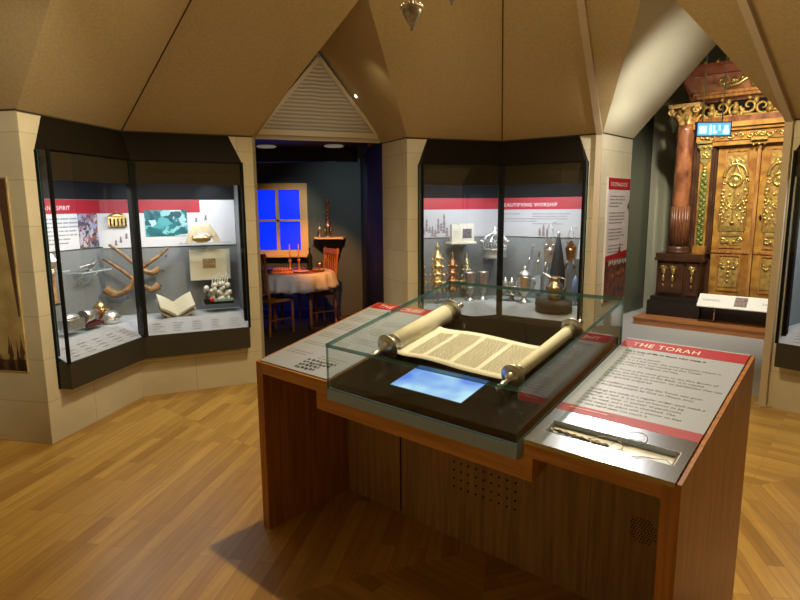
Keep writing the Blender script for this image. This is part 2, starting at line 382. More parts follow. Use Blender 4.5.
def bar(mb, a, b, wd, th, n):
    d = (b-a).normalized(); s = d.cross(n).normalized()*wd/2
    mb.prism([a-s, b-s, b+s, a+s], n*th)
mb = MB(); bar(mb, ga, gb, .05, .03, nn); bar(mb, gb, gc, .035, .03, nn); bar(mb, gc, ga, .035, .03, nn); mb.build('vent_frame', mat('gable_frame_paint', (.62, .56, .42), .5), gt, True)
light('SPOT', (-.55, 5.0, 2.45), 1.6, (1, .9, .72), (-.9, 5.75, 2.5), .03, 110, .9)

mb = MB(); mb.lathe([(.016, -.012), (.018, 0), (.018, .012), (.001, .012)], 14, (-.397, 5.627, 2.650), (.729, .27, .629)); single(mb, 'small_bright_disc', mat('bright_disc_face', (.9, .9, .85), .4, emit=(1, .95, .85), es=2.5), 'tiny bright disc on the sloping soffit right of the triangular vent', 'light', None, (-.391, 5.63, 2.658))  # small emissive disc set on the soffit
# window of the dining room set
wn = bpy.data.objects.new('window_1', None); COL.objects.link(wn); WM['window_1'] = Matrix.Translation((0, 8.58, 0)); wn.location = (0, 8.58, 0); wn['kind'] = 'structure'
def wy(px, Y=8.55): return (px-400)/572*Y
fx0, fx1, fz0, fz1 = -2.22, -1.35, .93, 1.975
gx0, gx1, gz0, gz1 = -2.12, -1.462, 1.0, 1.88
mb = MB(); mb.box(fx0, fx1, 8.50, 8.57, gz1, fz1); mb.box(fx0, fx1, 8.50, 8.57, fz0, gz0); mb.box(fx0, gx0, 8.50, 8.57, gz0, gz1); mb.box(gx1, fx1, 8.50, 8.57, gz0, gz1)
mb.box(-1.82, -1.775, 8.51, 8.56, gz0, gz1); mb.box(gx0, gx1, 8.51, 8.56, 1.42, 1.45); mb.box(fx0-.03, fx1+.03, 8.44, 8.57, fz0-.03, fz0)
o = mb.build('window_frame', CREAMWOOD, wn, True)
mb = MB(); mb.box(gx0, gx1, 8.555, 8.58, gz0, gz1); mb.build('window_pane', BLUEWIN, wn, True)
light('AREA', (-1.85, 8.4, 1.45), 1.2, (.1, .2, 1), (-1.85, 7, 1.0), .6)
light('SPOT', (-.75, 6.35, 2.3), 330, (1, .38, .11), (-1.15, 7.85, .95), .04, 44, .6)
light('SPOT', (-1.1, 7.3, 2.1), 38, (1, .74, .42), (-1.65, 8.55, 1.4), .05, 52, .8)
light('SPOT', (-.8, 6.9, 2.1), 26, (.85, .95, 1), (-.75, 8.6, 1.6), .05, 70, 1)
light('SPOT', (-1.4, 6.0, 1.2), 14, (.9, .9, 1), (-1.4, 7.3, .62), .05, 30, .7)
for x, y in ((-1.53, 6.8), (-.75, 6.8)):
    mb = MB(); mb.lathe([(.10, 0), (.115, -.01), (.10, -.02), (.07, -.02), (.06, -.005)], 24, (x, y, 2.325))
    o = single(mb, 'recessed_downlight', mat('downlight_rim', (.45, .42, .36), .5, emit=(1, .9, .7), es=.12) if 'downlight_rim' not in MATS else MATS['downlight_rim'],
               'round recessed downlight in dark ceiling, left one, above the window side' if x < -1 else 'round recessed downlight in dark ceiling, right one, above the corner shelf', 'ceiling light', 'downlights in the dining room ceiling', (x, y, 2.36))
mb = MB(); mb.ball((-.30, 6.1, 2.27), .035, 12); mb.lathe([(.05, .03), (.05, .06)], 12, (-.30, 6.1, 2.25)); single(mb, 'ceiling_detector', mat('dark_red_lens', (.25, .01, .01), .3), 'small dark red detector under the niche ceiling near right edge', 'detector', None, (-.3, 6.1, 2.3))

# dining set
TC = Vector((-1.42, 7.7, 0))
tb = thing('dining_table', 'round dark wooden dining table under the white cloth by window', 'table', Matrix.Translation(TC))
mb = MB(); mb.lathe([(.001, .735), (.50, .735), (.51, .75), (.50, .765), (.001, .765)], 40); mb.build('tabletop', REDWOOD, tb)
for a in (45, 135, 225, 315):
    mb = MB(); x, y = .34*math.cos(R(a)), .34*math.sin(R(a)); mb.lathe([(.02, 0), (.025, .1), (.02, .3), (.035, .5), (.03, .735)], 10, (x, y, 0)); mb.build('leg', REDWOOD, tb)
mb = MB(); mb.box(-.3, .3, -.25, -.23, .64, .735); mb.box(-.3, .3, .23, .25, .64, .735); mb.build('apron', REDWOOD, tb)
mb = MB(); n = 96; rings = [(.02, .772, 0), (.3, .772, 0), (.50, .772, 0), (.525, .755, .004), (.535, .68, .018), (.545, .60, .028), (.55, .545, .034)]
v = []; fs = []
for (r, z, amp) in rings:
    for i in range(n):
        a = 2*PI*i/n; rr = r+1.5*amp*math.sin(a*17+.6*math.sin(a*3)); v.append((rr*math.cos(a), rr*math.sin(a), z+(.018*math.sin(a*17) if z < .56 else 0)))
for j in range(len(rings)-1):
    for i in range(n): fs.append((j*n+i, j*n+(i+1) % n, (j+1)*n+(i+1) % n, (j+1)*n+i))
mb.add(v, fs, True); o = mb.build('tablecloth', CLOTH); o.location = TC; tag(o, 'white scalloped cloth hanging over the round dining table', 'tablecloth'); sol = o.modifiers.new('t', 'SOLIDIFY'); sol.thickness = .003; sol.offset = 1
def chair(name, label, x, y, deg):
    t = thing(name, label, 'chair', frame(x, y, deg), 'chairs at the dining table')
    mb = MB(); mb.box(-.2, .2, -.2, .2, .43, .46); mb.build('seat', REDWOOD, t)
    for sx in (-1, 1):
        mb = MB(); mb.tube([(.18*sx, -.18, 0), (.18*sx, -.18, .43)], .018); mb.build('leg', REDWOOD, t)
        mb = MB(); mb.tube([(.18*sx, .2, 0), (.18*sx, .18, .43), (.18*sx, .22, .80), (.18*sx, .25, 1.06)], .018); mb.build('leg', REDWOOD, t)
    mb = MB(); mb.box(-.2, .2, .225, .255, .98, 1.05); mb.box(-.18, .18, .19, .215, .55, .59)
    for k in range(5): mb.tube([(-.12+.06*k, .2, .58), (-.12+.06*k, .24, 1.0)], .009)
    mb.build('backrest', REDWOOD, t)
    mb = MB(); mb.tube([(-.18, -.18, .2), (-.18, .19, .2)], .009); mb.tube([(.18, -.18, .2), (.18, .19, .2)], .009); mb.tube([(-.18, 0, .2), (.18, 0, .2)], .009); mb.build('stretcher', REDWOOD, t)
chair('dining_chair', 'slat backed wooden chair at right of dining table beside corner shelf', -1.16, 7.90, -55)
chair('dining_chair', 'wooden chair at left of dining table partly hidden by the wall', -1.66, 7.36, 140)
mb = MB(); mb.lathe([(.001, .0), (.40, .0), (.41, .003), (.40, .006), (.001, .006)], 40, (TC.x, TC.y, .7735)); single(mb, 'table_mat', mat('dark_red_runner', (.30, .08, .025), .6, noise=.5, nscale=14), 'large round dark red mat covering the top of the white tablecloth', 'mat', None, (TC.x, TC.y, .7735))
# table ware
def at_table(x, y): return (TC.x+x, TC.y+y, .7797)
for k, (x, y, lab) in enumerate(((-.05, -.05, 'left one, against the window'), (.06, .0, 'right one, against the window'))):
    c = thing('candlestick', 'dark candlestick with tall slim red candle, '+lab, 'candlestick', Matrix.Translation(at_table(x, y)), 'candlesticks on the dining table')
    mb = MB(); mb.lathe([(.04, 0), (.035, .01), (.01, .03), (.014, .07), (.009, .10), (.02, .13), (.022, .15), (.012, .155)], 14); mb.build('holder', REDWOOD, c)
    mb = MB(); mb.cyl((0, 0, .15), (0, 0, .36), .009, 8, .007); mb.build('candle', CANDLE, c)
mb = MB(); mb.lathe([(.035, 0), (.037, .02), (.037, .17), (.03, .20), (.012, .24), (.012, .30), (.015, .305)], 16, at_table(.20, .05)); single(mb, 'wine_bottle', BOTTLE, 'dark wine bottle standing at right end of dining table', 'bottle', None, at_table(.20, .05))
for k, (x, y, r, lab) in enumerate(((.12, -.2, .11, 'large round wooden plate near front edge of dining table'), (.32, -.05, .08, 'small round plate at right side beside chair back'), (-.28, .1, .09, 'round plate at left side under the window'))):
    mb = MB(); mb.lathe([(.3*r, 0), (.7*r, .003), (r, .018), (r*.97, .02), (.65*r, .008), (.001, .006)], 24, at_table(x, y)); single(mb, 'plate', mat('plate_glaze%d' % k, (.55, .25, .10), .35), lab, 'plate', 'plates on the dining table', at_table(x, y))
mb = MB(); mb.M = Matrix.Translation(at_table(-.12, -.25)) @ Matrix.Rotation(.3, 4, 'Z'); mb.box(-.14, .14, -.07, .07, 0, .02)
for k in range(7): mb.tube([(-.12+.035*k, -.06, .03), (-.10+.035*k, 0, .055), (-.08+.035*k, .06, .03)], .016, 8)
single(mb, 'bread_loaf', mat('bread_crust', (.55, .20, .06), .5, noise=.3, nscale=30), 'plaited loaf on a board at front left of dining table', 'bread', None, at_table(-.12, -.25))
mb = MB(); mb.M = Matrix.Translation(at_table(-.33, -.22)) @ Matrix.Rotation(.2, 4, 'Z'); mb.box(-.1, .1, -.07, .07, 0, .05); single(mb, 'book', mat('dark_leather', (.04, .015, .01), .4), 'thick dark closed book at left front of dining table', 'book', None, at_table(-.33, -.22))
mb = MB(); mb.lathe([(.025, 0), (.02, .005), (.006, .02), (.006, .06), (.03, .08), (.034, .12), (.03, .12), (.026, .085), (.002, .07)], 16, at_table(.36, -.17)); single(mb, 'goblet', GOLDR, 'small metal goblet at right edge of dining table', 'goblet', None, at_table(.36, -.17))
# wall shelf
sx0, sy0 = -1.04, 8.6
sh = thing('corner_shelf', 'triangular dark bracket shelf with pale top beside the window', 'shelf', Matrix.Translation((sx0, sy0, 1.165)))
mb = MB(); mb.prism([(-.24, 0, 0), (-.20, -.24, 0), (.22, -.24, 0), (.24, 0, 0)], (0, 0, .025)); mb.build('shelf_board', CREAMWOOD, sh)
mb = MB(); mb.prism([(-.17, -.02, 0), (-.17, -.21, 0), (.19, -.21, 0), (.19, -.02, 0)], (0, 0, -.02)); mb.add([(-.19, -.22, 0), (.2, -.22, 0), (.2, 0, 0), (-.19, 0, 0), (.06, -.03, -.35), (.12, -.03, -.35), (.12, 0, -.35), (.06, 0, -.35)], [(0, 1, 2, 3), (0, 4, 5, 1), (1, 5, 6, 2), (0, 3, 7, 4), (4, 7, 6, 5), (3, 2, 6, 7)]); mb.build('bracket', BLACK, sh)
st = thing('spice_tower', 'tall twisted metal spice tower standing on the pale corner shelf', 'ornament', Matrix.Translation((-1.05, 8.45, 1.1905)))
mb = MB(); mb.lathe([(.09, 0), (.09, .012), (.03, .03), (.03, .05)], 16); mb.lathe([(.05, .14), (.055, .18), (.03, .20), (.03, .22)], 10); mb.build('base', SILVERD, st)
mb = MB()
for k in range(4):
    a = k*PI/2; mb.cyl((.035*math.cos(a), .035*math.sin(a), .04), (.045*math.cos(a), .045*math.sin(a), .15), .007, 6)
mb.build('leg', SILVERD, st)
mb = MB()
for ph in (0, PI): mb.tube([(.022*math.cos(k*.7+ph), .022*math.sin(k*.7+ph), .2+k*.012) for k in range(26)], .012, 6)
mb.ball((0, 0, .53), .028); mb.build('twisted_shaft', mat('copper_shaft', (.60, .28, .14), .3, .8), st)
mb = MB(); mb.lathe([(.03, 0), (.01, .02), (.01, .08), (.03, .1), (.028, .14), (.005, .16), (.004, .22)], 12, (-1.17, 8.43, 1.1905)); single(mb, 'small_cup', SILVERD, 'little lidded silver cup beside the twisted spice tower', 'cup', None, (-1.17, 8.43, 1.1905))
mb = MB(); mb.box(-2.5, -.9, 8.3, 8.56, .0045, .14); single(mb, 'low_bench', mat('low_bench_blue', (.03, .03, .12), .5), 'low dark bench running under the window behind the dining table', 'bench', None, (-1.7, 8.43, .0045))
light('AREA', (-1.7, 8.15, .45), .7, (.15, .15, 1), (-1.7, 8.4, 0), .8, sy=.1)

# ------------------------------------------------------------------ wall showcases
class WF:
    """frame along a wall: x along it, y away from the room (behind the wall), z up"""
    def __init__(s, a, b):
        s.a = a; s.d = (b-a).normalized(); s.n = Vector((s.d.y, -s.d.x, 0)); s.L = (b-a).length
        s.M = Matrix.Translation(a) @ Matrix.Rotation(math.atan2(s.d.y, s.d.x), 4, 'Z')
        s.T = s.M @ Matrix.Rotation(PI/2, 4, 'X')       # text frame: x along, y up, z to the room
    def pt(s, u, off, z): return s.a+s.d*u+s.n*off+P(0, 0, z)
    def at(s, u, off, z, rot=0): return s.M @ Matrix.Translation((u, -off, z)) @ Matrix.Rotation(R(rot), 4, 'Z')
    def tx(s, u, off, z): return s.T @ Matrix.Translation((u, z, off))
def miter(f, g, off):
    """corner of the two wall lines moved by off towards the room"""
    p = f.pt(0, off, 0); q = g.pt(0, off, 0); d, e = f.d, g.d
    t = ((q.x-p.x)*e.y-(q.y-p.y)*e.x)/(d.x*e.y-d.y*e.x); return p+d*t
F1, F1b = WF(P1, A), WF(A, B); F2, F2b = WF(D, E_), WF(E_, G); F3, F3b = WF(Rr, S_), WF(S_, T_)
DEP = .45
def showcase(f, g, label, bar_off=0):
    u0, u1 = .11, g.L-.115
    c = thing('wall_showcase', label, 'display case', Matrix.Translation(zz(f.pt(f.L, 0, 0), CB)))
    def line(off, z, ua=u0, ub=u1, lift=None): return [f.pt(ua, off, z), zz(miter(f, g, off), z), g.pt(ub, off, z)]
    # hood
    mb = MB(); fr_ = line(.1, CT); w_ = [f.pt(u0, 0, CT), None, g.pt(u1, 0, CT)]; t_ = [f.pt(u0+.09, .002, H-.004), zz(miter(f, g, .002), H-.004), g.pt(u1-.09, .002, H-.004)]
    bk = line(-DEP, H-.004); 
    mb.poly([fr_[0], fr_[1], t_[1], t_[0]]); mb.poly([fr_[1], fr_[2], t_[2], t_[1]]); mb.poly([w_[0], fr_[0], t_[0]]); mb.poly([fr_[2], w_[2], t_[2]])
    mb.poly([t_[0], t_[1], bk[1], bk[0]]); mb.poly([t_[1], t_[2], bk[2], bk[1]])
    i1 = line(.1, CT-.2); o1 = line(.088, CT-.2); o2 = line(.088, CT)
    for k in (0, 1): mb.poly([fr_[k], fr_[k+1], o2[k+1], o2[k]])
    mb.build('hood', BRONZE, c, True)
    mb = MB(); a_ = line(.085, CT-.19); b_ = line(.085, CT); a2 = line(.06, CT-.19); b2 = line(.06, CT)
    for k in (0, 1): mb.poly([a_[k], a_[k+1], b_[k+1], b_[k]]); mb.poly([a_[k], a_[k+1], a2[k+1], a2[k]]); mb.poly([a2[k], a2[k+1], b2[k+1], b2[k]])
    mb.build('fascia', mat('fascia_bronze', (.030, .023, .012), .7, 0, spec=.1) if 'fascia_bronze' not in MATS else MATS['fascia_bronze'], c, True)
    # sill band and floor tray
    mb = MB(); b0, b1 = line(.105, CB), line(.105, CG); q0, q1 = line(-.02, CB), line(-.02, CG)
    for k in (0, 1): mb.poly([b0[k], b0[k+1], b1[k+1], b1[k]]); mb.poly([b0[k], b0[k+1], q0[k+1], q0[k]]); mb.poly([b1[k], b1[k+1], q1[k+1], q1[k]])
    for k in (0, 2): mb.poly([b0[k], q0[k], q1[k], b1[k]])
    mb.build('sill', BAND, c, True)
    # lining
    zf = .655
    mb = MB(); n0, n1 = line(-DEP, zf), line(-DEP, H-.01)
    for k in (0, 1): mb.poly([n0[k], n0[k+1], n1[k+1], n1[k]])
    for ff, u in ((f, u0), (g, u1)): mb.poly([ff.pt(u, -.0, .5), ff.pt(u, -DEP, .5), ff.pt(u, -DEP, CT+.2), ff.pt(u, .0, CT)])
    mb.build('lining', GREYFAB, c, True)
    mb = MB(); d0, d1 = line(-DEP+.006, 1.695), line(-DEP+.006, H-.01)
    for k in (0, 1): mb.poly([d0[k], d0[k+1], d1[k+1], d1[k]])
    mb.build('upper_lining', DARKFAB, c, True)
    mb = MB(); s0, s1 = line(-.10, zf), line(-DEP, zf)
    for k in (0, 1): mb.poly([s0[k], s0[k+1], s1[k+1], s1[k]])
    mb.build('display_floor', CASEFLOOR, c, True)
    mb = MB(); l0, l1 = line(.09, CG+.004), line(-.10, zf+.002)
    for k in (0, 1): mb.poly([l0[k], l0[k+1], l1[k+1], l1[k]])
    ls = mb.build('label_strip', PGREY, c, True)
    ink = MB()
    for ff, L0, L1_ in ((f, .2, f.L-.15), (g, .12, g.L-.25)):
        u = L0
        while u < L1_:
            for r in range(4):
                w_ = .10*(.6+.4*random.random()); t0 = .06-.03*r; zt = CG+.0075+(zf-CG)*(.09-t0)/.19
                ink.poly([ff.pt(u, t0, zt), ff.pt(u+w_, t0, zt), ff.pt(u+w_, t0-.008, zt+.002), ff.pt(u, t0-.008, zt+.002)])
            u += .16
    o = ink.build('caption_text', INKC, ls, True)
    # glass
    for ff, ua, ub, nm_ in ((f, u0, None, 'l'), (g, None, u1, 'r')):
        mt = miter(f, g, .1); uL = u0 if ua is not None else (mt-g.a).dot(g.d); uR = u1 if ub is not None else (mt-f.a).dot(f.d)
        if ff is f: uL, uR = u0+.012, (mt-f.a).dot(f.d)-.01
        else: uL, uR = (mt-g.a).dot(g.d)+.01, u1-.012
        mb = MB(); mb.M = ff.M; mb.box(uL, uR, -.104, -.098, CG, CT, edge_mi=1, thin=1); mb.build('glass_pane', [GLASSC, EDGE], c, True)
    for ff, u in ((f, u0), (g, u1)):
        mb = MB(); mb.M = ff.M; mb.box(u-.003, u+.003, -.095, -.02, CG, CT, edge_mi=1, thin=0); mb.build('side_glass', [GLASSC, EDGE], c, True)
    mt = miter(f, g, .1)
    mb = MB(); mb.M = frame(mt.x, mt.y, math.degrees(math.atan2(f.d.y+g.d.y, f.d.x+g.d.x))); mb.box(-.029, .029, -.008, .05, CG-.01, CT); mb.build('centre_post', BLACK, c, True)
    for ff, u in ((f, u0), (g, u1)):
        mb = MB(); mb.M = ff.M; mb.box(u-.01, u+.01, -.108, -.09, CG, CT); mb.build('corner_post', BLACK, c, True)
        mb = MB(); mb.M = ff.M; sg = 1 if ff is f else -1; mb.box(min(u-.006*sg, u+.028*sg), max(u-.006*sg, u+.028*sg), -.012, .03, CB, CT); mb.build('wall_frame', BLACK, c, True)
    # lamps under the hood
    for ff, ua, ub in ((f, .3, f.L-.1), (g, .1, g.L-.3)):
        m_ = (ua+ub)/2; p0 = ff.pt(m_, .02, 1.80); light('AREA', p0, 8.5, COOL, ff.pt(m_, -.32, .9), .6, sy=.05)
    return c
case1 = showcase(F1, F1b, 'left dark framed wall showcase with ram horns and open book, beside the dining room')
case2 = showcase(F2, F2b, 'centre dark framed wall showcase holding silver and gilt ritual objects')
case3 = showcase(F3, F3b, 'dark framed wall showcase cut by the right edge of the picture')
light('SPOT', F1b.pt(.62, -.15, 1.95), 9, COOL, F1b.pt(.72, -.44, 1.62), .02, 60, .7)
light('SPOT', F2.pt(.35, -.10, 1.95), 9, COOL, F2.pt(.35, -.25, .9), .02, 60, .7)
light('SPOT', F2b.pt(.6, -.05, 1.95), 8, COOL, F2b.pt(.5, -.25, .9), .02, 60, .7)
mb = MB(); mb.M = F1b.M; mb.box(-.04, .84, -.055, -.0, .335, .350); o = mb.build('trim_6', STONE); o['kind'] = 'structure'

def panel(case, ff, u0, u1, z0, z1, body=PGREY, title=None, tsize=.045, tu=.05, lines=(), band=.115, band_end=None, off=-DEP+.012, name='text_panel'):
    mb = MB(); mb.M = ff.M; mb.box(u0, u1, -off, -off+.008, z0, z1-band); pn = mb.build(name, body, case, True)
    be = band_end or u1
    mb = MB(); mb.M = ff.M; mb.box(u0, be, -off, -off+.008, z1-band, z1); mb.build('red_band', RED, pn, True)
    if band_end: mb = MB(); mb.M = ff.M; mb.box(be, u1, -off, -off+.008, z1-band, z1); mb.build('glare_band', body, pn, True)  # pale band end stands in for glare washing out the red
    if title: text(title, tsize, ff.tx(u0+tu, off+.0015, z1-band+.03), LETTER, pn, 'title_lettering', spacing=1.1)
    for (tu2, tz, body_, sz) in lines: greek(body_, sz, ff.tx(u0+tu2, off+.0015, tz), INKL, pn)
    return pn
uQ = (miter(F1, F1b, -DEP)-F1.a).dot(F1.d); uQb = (miter(F1, F1b, -DEP)-F1b.a).dot(F1b.d)
FILL = 'In the home the Sabbath begins\non Friday evening when candles\nare lit before sunset. Blessings\nare said over wine and bread.\nThe shofar is blown at the New\nYear to call the people\nto repent and return.'
pa = panel(case1, F1, .25, uQ-.005, 1.285, 1.69, WHITE, 'AND SPIRIT', .05, .37, [(.33, 1.53, FILL, .026)])
pb = panel(case1, F1b, uQb+.005, F1b.L-.12, 1.27, 1.69, WHITE, band_end=.60)
def figurines(parent, ff, u0, u1, z0, z1, n, m, off=-DEP+.0135):
    mb = MB()
    for k in range(n):
        u = u0+(u1-u0)*random.random(); z = z0+(z1-z0-.06)*random.random(); h = .05+.03*random.random()
        mb.poly([ff.pt(u-.012, off, z), ff.pt(u+.012, off, z), ff.pt(u+.007, off, z+h*.6), ff.pt(u+.016, off, z+h*.75), ff.pt(u+.004, off, z+h*.8), ff.pt(u, off, z+h), ff.pt(u-.006, off, z+h*.8), ff.pt(u-.008, off, z+h*.4)])
    mb.build('printed_figures', m, parent, True)
FIG = mat('figure_print', (.25, .20, .22), .6, noise=.5, nscale=80)
figurines(pa, F1, .98, 1.1, 1.30, 1.45, 3, FIG)
figurines(pb, F1b, -.14, .12, 1.29, 1.50, 5, FIG); figurines(pb, F1b, .55, .66, 1.45, 1.6, 2, FIG)
def photo(parent, ff, u0, u1, z0, z1, cols, sc, name='photograph', off=-DEP+.014, th=.004):
    m, nt, b = nm(name+str(len(MATS))); tc = nt.nodes.new('ShaderNodeTexCoord'); v = nt.nodes.new('ShaderNodeTexVoronoi'); v.inputs['Scale'].default_value = sc
    n = nt.nodes.new('ShaderNodeTexNoise'); n.inputs['Scale'].default_value = sc*.7; mxv = nt.nodes.new('ShaderNodeVectorMath'); mxv.operation = 'ADD'; sv = nt.nodes.new('ShaderNodeVectorMath'); sv.operation = 'SCALE'; sv.inputs['Scale'].default_value = .12
    nt.links.new(tc.outputs['Object'], n.inputs[0]); nt.links.new(tc.outputs['Object'], mxv.inputs[0]); nt.links.new(n.outputs['Color'], sv.inputs[0]); nt.links.new(sv.outputs[0], mxv.inputs[1]); nt.links.new(mxv.outputs[0], v.inputs[0])
    cr = nt.nodes.new('ShaderNodeValToRGB'); cr.color_ramp.interpolation = 'LINEAR'
    sp = nt.nodes.new('ShaderNodeSeparateColor'); nt.links.new(v.outputs['Color'], sp.inputs[0]); nt.links.new(sp.outputs[0], cr.inputs[0])
    els = cr.color_ramp.elements; els[0].color = (*cols[0], 1); els[1].color = (*cols[-1], 1)
    for k, c in enumerate(cols[1:-1]): e = els.new((k+1)/(len(cols)-1)); e.color = (*c, 1)
    nt.links.new(cr.outputs[0], b.inputs['Base Color']); b.inputs['Roughness'].default_value = .4
    mb = MB(); mb.M = ff.M; mb.box(u0, u1, -off-th, -off, z0, z1); return mb.build(name, m, parent, True)
photo(pa, F1, .975, 1.205, 1.29, 1.575, [(.03, .02, .02), (.10, .08, .12), (.30, .08, .06), (.25, .30, .45), (.55, .45, .40)], 30)
photo(pb, F1b, .122, .482, 1.365, 1.60, [(.01, .06, .08), (.02, .16, .18), (.01, .10, .12), (.10, .40, .42), (.45, .62, .64)], 17)
# gold fragment on white panel
b1 = thing('gilt_purse', 'small square gilt purse mounted on the white panel above the ram horns', 'ornament', F1b.at(-.10, -DEP+.02, 1.50))
mb = MB(); mb.box(-.075, .075, -.03, 0, -.04, .045); mb.lathe([(.078, 0), (.06, .018), (.03, .03), (.001, .034)], 16, (0, -.015, .045), sy=.25); mb.build('purse_body', GOLD, b1)
mb = MB(); mb.ball((0, -.015, .085), .008, 8); mb.build('mount', GOLD, b1); mb = MB(); [mb.box(-.06+.03*k, -.048+.03*k, -.033, -.0305, -.035, .03) for k in range(5)]; mb.build('dark_slots', BLACK, b1)
# ram horns
def horn(name, label, pts, r0, r1):
    n = 36; P_ = [F1b.pt(u, -.33, z) for u, z in pts]; out = []
    for k in range(n+1):                                     # catmull-rom along the horn
        t = k/n*(len(P_)-1); i = min(int(t), len(P_)-2); x = t-i; q0 = P_[max(i-1, 0)]; q1 = P_[i]; q2 = P_[i+1]; q3 = P_[min(i+2, len(P_)-1)]
        out.append(.5*((2*q1)+(q2-q0)*x+(2*q0-5*q1+4*q2-q3)*x*x+(3*q1-q0-3*q2+q3)*x**3))
    mb = MB(); mb.tube(out, .02, 14, [1.25*(r0+(r1-r0)*(k/n)**1.2)+.0012*math.sin(k*2.2) for k in range(n+1)])
    c = sum(out, Vector())/len(out); return single(mb, name, HORN, label, 'horn', 'ram horns on the grey wall', c)
horn('ram_horn', 'long curved ram horn reaching highest on the grey wall, behind the other horns', [(-.177, 1.308), (-.082, 1.221), (.016, 1.128), (.099, 1.060), (.157, 1.045), (.209, 1.083)], .010, .026)
horn('ram_horn', 'straight ram horn with upturned lower right tip, lying between the other two', [(-.234, 1.188), (-.122, 1.1), (-.01, 1.0), (.066, .928), (.138, .890), (.199, .929)], .010, .028)
horn('ram_horn', 'ram horn with broad hooked end at lower left, crossing over the other two', [(.293, 1.261), (.217, 1.192), (.139, 1.141), (.052, 1.073), (-.04, .925), (-.117, .878), (-.181, .875), (-.235, .925)], .010, .034)
for k, (u, z) in enumerate(((-.066, .814), (.279, 1.182), (.244, 1.045), (.217, .907))):
    mb = MB(); mb.cyl(F1b.pt(u, -DEP, z), F1b.pt(u, -DEP+.035, z), .012, 12)
    single(mb, 'wall_peg', ACRYL, ['clear round peg on grey wall, lowest, left of the centre post', 'clear round peg on grey wall, topmost beside horn tips', 'clear round peg on grey wall, middle one right of horn tips', 'clear round peg on grey wall, just right of the lowest horn tip'][k], 'peg', 'clear pegs beside the ram horns', F1b.pt(u, -DEP, z))
# open book on stand
bk = thing('open_book', 'open white book lying in a low stand at centre of left showcase', 'book', F1b.at(.315, -.25, .657, 8))
for sg, nm_ in ((-1, 'left'), (1, 'right')):
    mb = MB(); n = 8; top = []
    v = []; fs = []
    for j in range(n+1):
        x = .145*j/n; z = .05+.105*(j/n)+.008*math.sin(PI*j/n)
        for y in (-.10, .10): v.append((sg*x, y, z)); 
    for j in range(n+1):
        x = .145*j/n; z = .05+.105*(j/n)-.022
        for y in (-.10, .10): v.append((sg*x, y, z))
    m2 = 2*(n+1)
    for j in range(n): a_ = 2*j; fs += [(a_, a_+1, a_+3, a_+2), (m2+a_, m2+a_+2, m2+a_+3, m2+a_+1), (a_, a_+2, m2+a_+2, m2+a_), (a_+1, m2+a_+1, m2+a_+3, a_+3)]
    fs.append((2*n, 2*n+1, m2+2*n+1, m2+2*n)); mb.M = Matrix.Translation((0, 0, .02)) @ Matrix.Rotation(R(30), 4, 'X'); mb.add(v, fs, False); mb.build('page_block', CREAM, bk)
mb = MB(); mb.M = Matrix.Rotation(R(30), 4, 'X'); mb.prism([(-.155, -.11, .13), (0, -.11, .02), (.155, -.11, .13), (.155, -.11, .122), (0, -.11, .01), (-.155, -.11, .122)], (0, .2, 0)); mb.build('cover', mat('book_cover', (.40, .37, .30), .6), bk)
mb = MB(); mb.box(-.10, .10, -.08, .08, 0, .012); mb.cyl((0, .06, .01), (0, .03, .07), .012); mb.build('book_stand', mat('stand_dark', (.08, .08, .09), .4), bk)
# mounted card
mc = thing('mounted_card', 'large cream mounted card with small brown picture on the grey wall', 'picture', F1b.at(.655, -.36, 1.09))
mb = MB(); mb.box(-.18, .18, -.01, .0, -.14, .145); mb.build('card', CREAM, mc)
mb = MB(); mb.box(-.065, .05, -.013, -.01, -.03, .06); mb.build('engraving', mat('engraving', (.42, .28, .14), .7, noise=.5, nscale=60), mc)
# cap on a shelf
gs = thing('glass_shelf', 'clear glass shelf under the cream cap at upper right of left showcase', 'shelf', F1b.at(.62, -.28, 1.30))
mb = MB(); mb.box(-.22, .22, -.13, .165, -.008, 0, edge_mi=1, thin=2); mb.build('shelf_pane', [GLASSC, mat('pale_glass_edge', (.5, .6, .6), .2)], gs)
cp = thing('folded_belt', 'cream stiff belt with a gold buckle standing folded on glass shelf', 'belt', F1b.at(.60, -.26, 1.3012))
mb = MB(); pts = [(-.16, 0), (-.13, .09), (-.075, .155), (.055, .155), (.115, .09), (.15, .01)]
v = []; fs = []
for (x, z) in pts: v += [(x, -.02, z), (x*.8, -.005, z+.035 if z > .1 else z+.03)]
for k in range(len(pts)-1): fs.append((2*k, 2*k+2, 2*k+3, 2*k+1))
inner = [(x*.62, z*.62) for x, z in pts]
for (x, z) in inner: v.append((x, -.03, z))
k0 = 2*len(pts)
for k in range(len(pts)-1): fs.append((k0+k, k0+k+1, 2*(k+1), 2*k))
mb.add(v, fs, False); o = mb.build('belt_band', mat('cream_belt', (.50, .42, .28), .6, noise=.2, nscale=20), cp); sm = o.modifiers.new('s', 'SOLIDIFY'); sm.thickness = .008
mb = MB(); mb.lathe([(.001, .02), (.03, .018), (.055, .01), (.06, 0)], 20, (-.02, -.05, .04), (0, -1, 0), sx=1.4, sy=.6); mb.ball((-.02, -.075, .04), .014, 8)
for k in range(12): mb.ball((-.02+.075*math.cos(k*PI/6), -.055, .04+.032*math.sin(k*PI/6)), .007, 6)
mb.build('buckle', GOLD, cp)
mb = MB(); [mb.box(x, x+.05, -.034, -.028, z, z+.012) for x, z in ((-.10, .055), (.03, .05))]; mb.build('strap', mat('belt_strap', (.16, .08, .04), .5), cp)
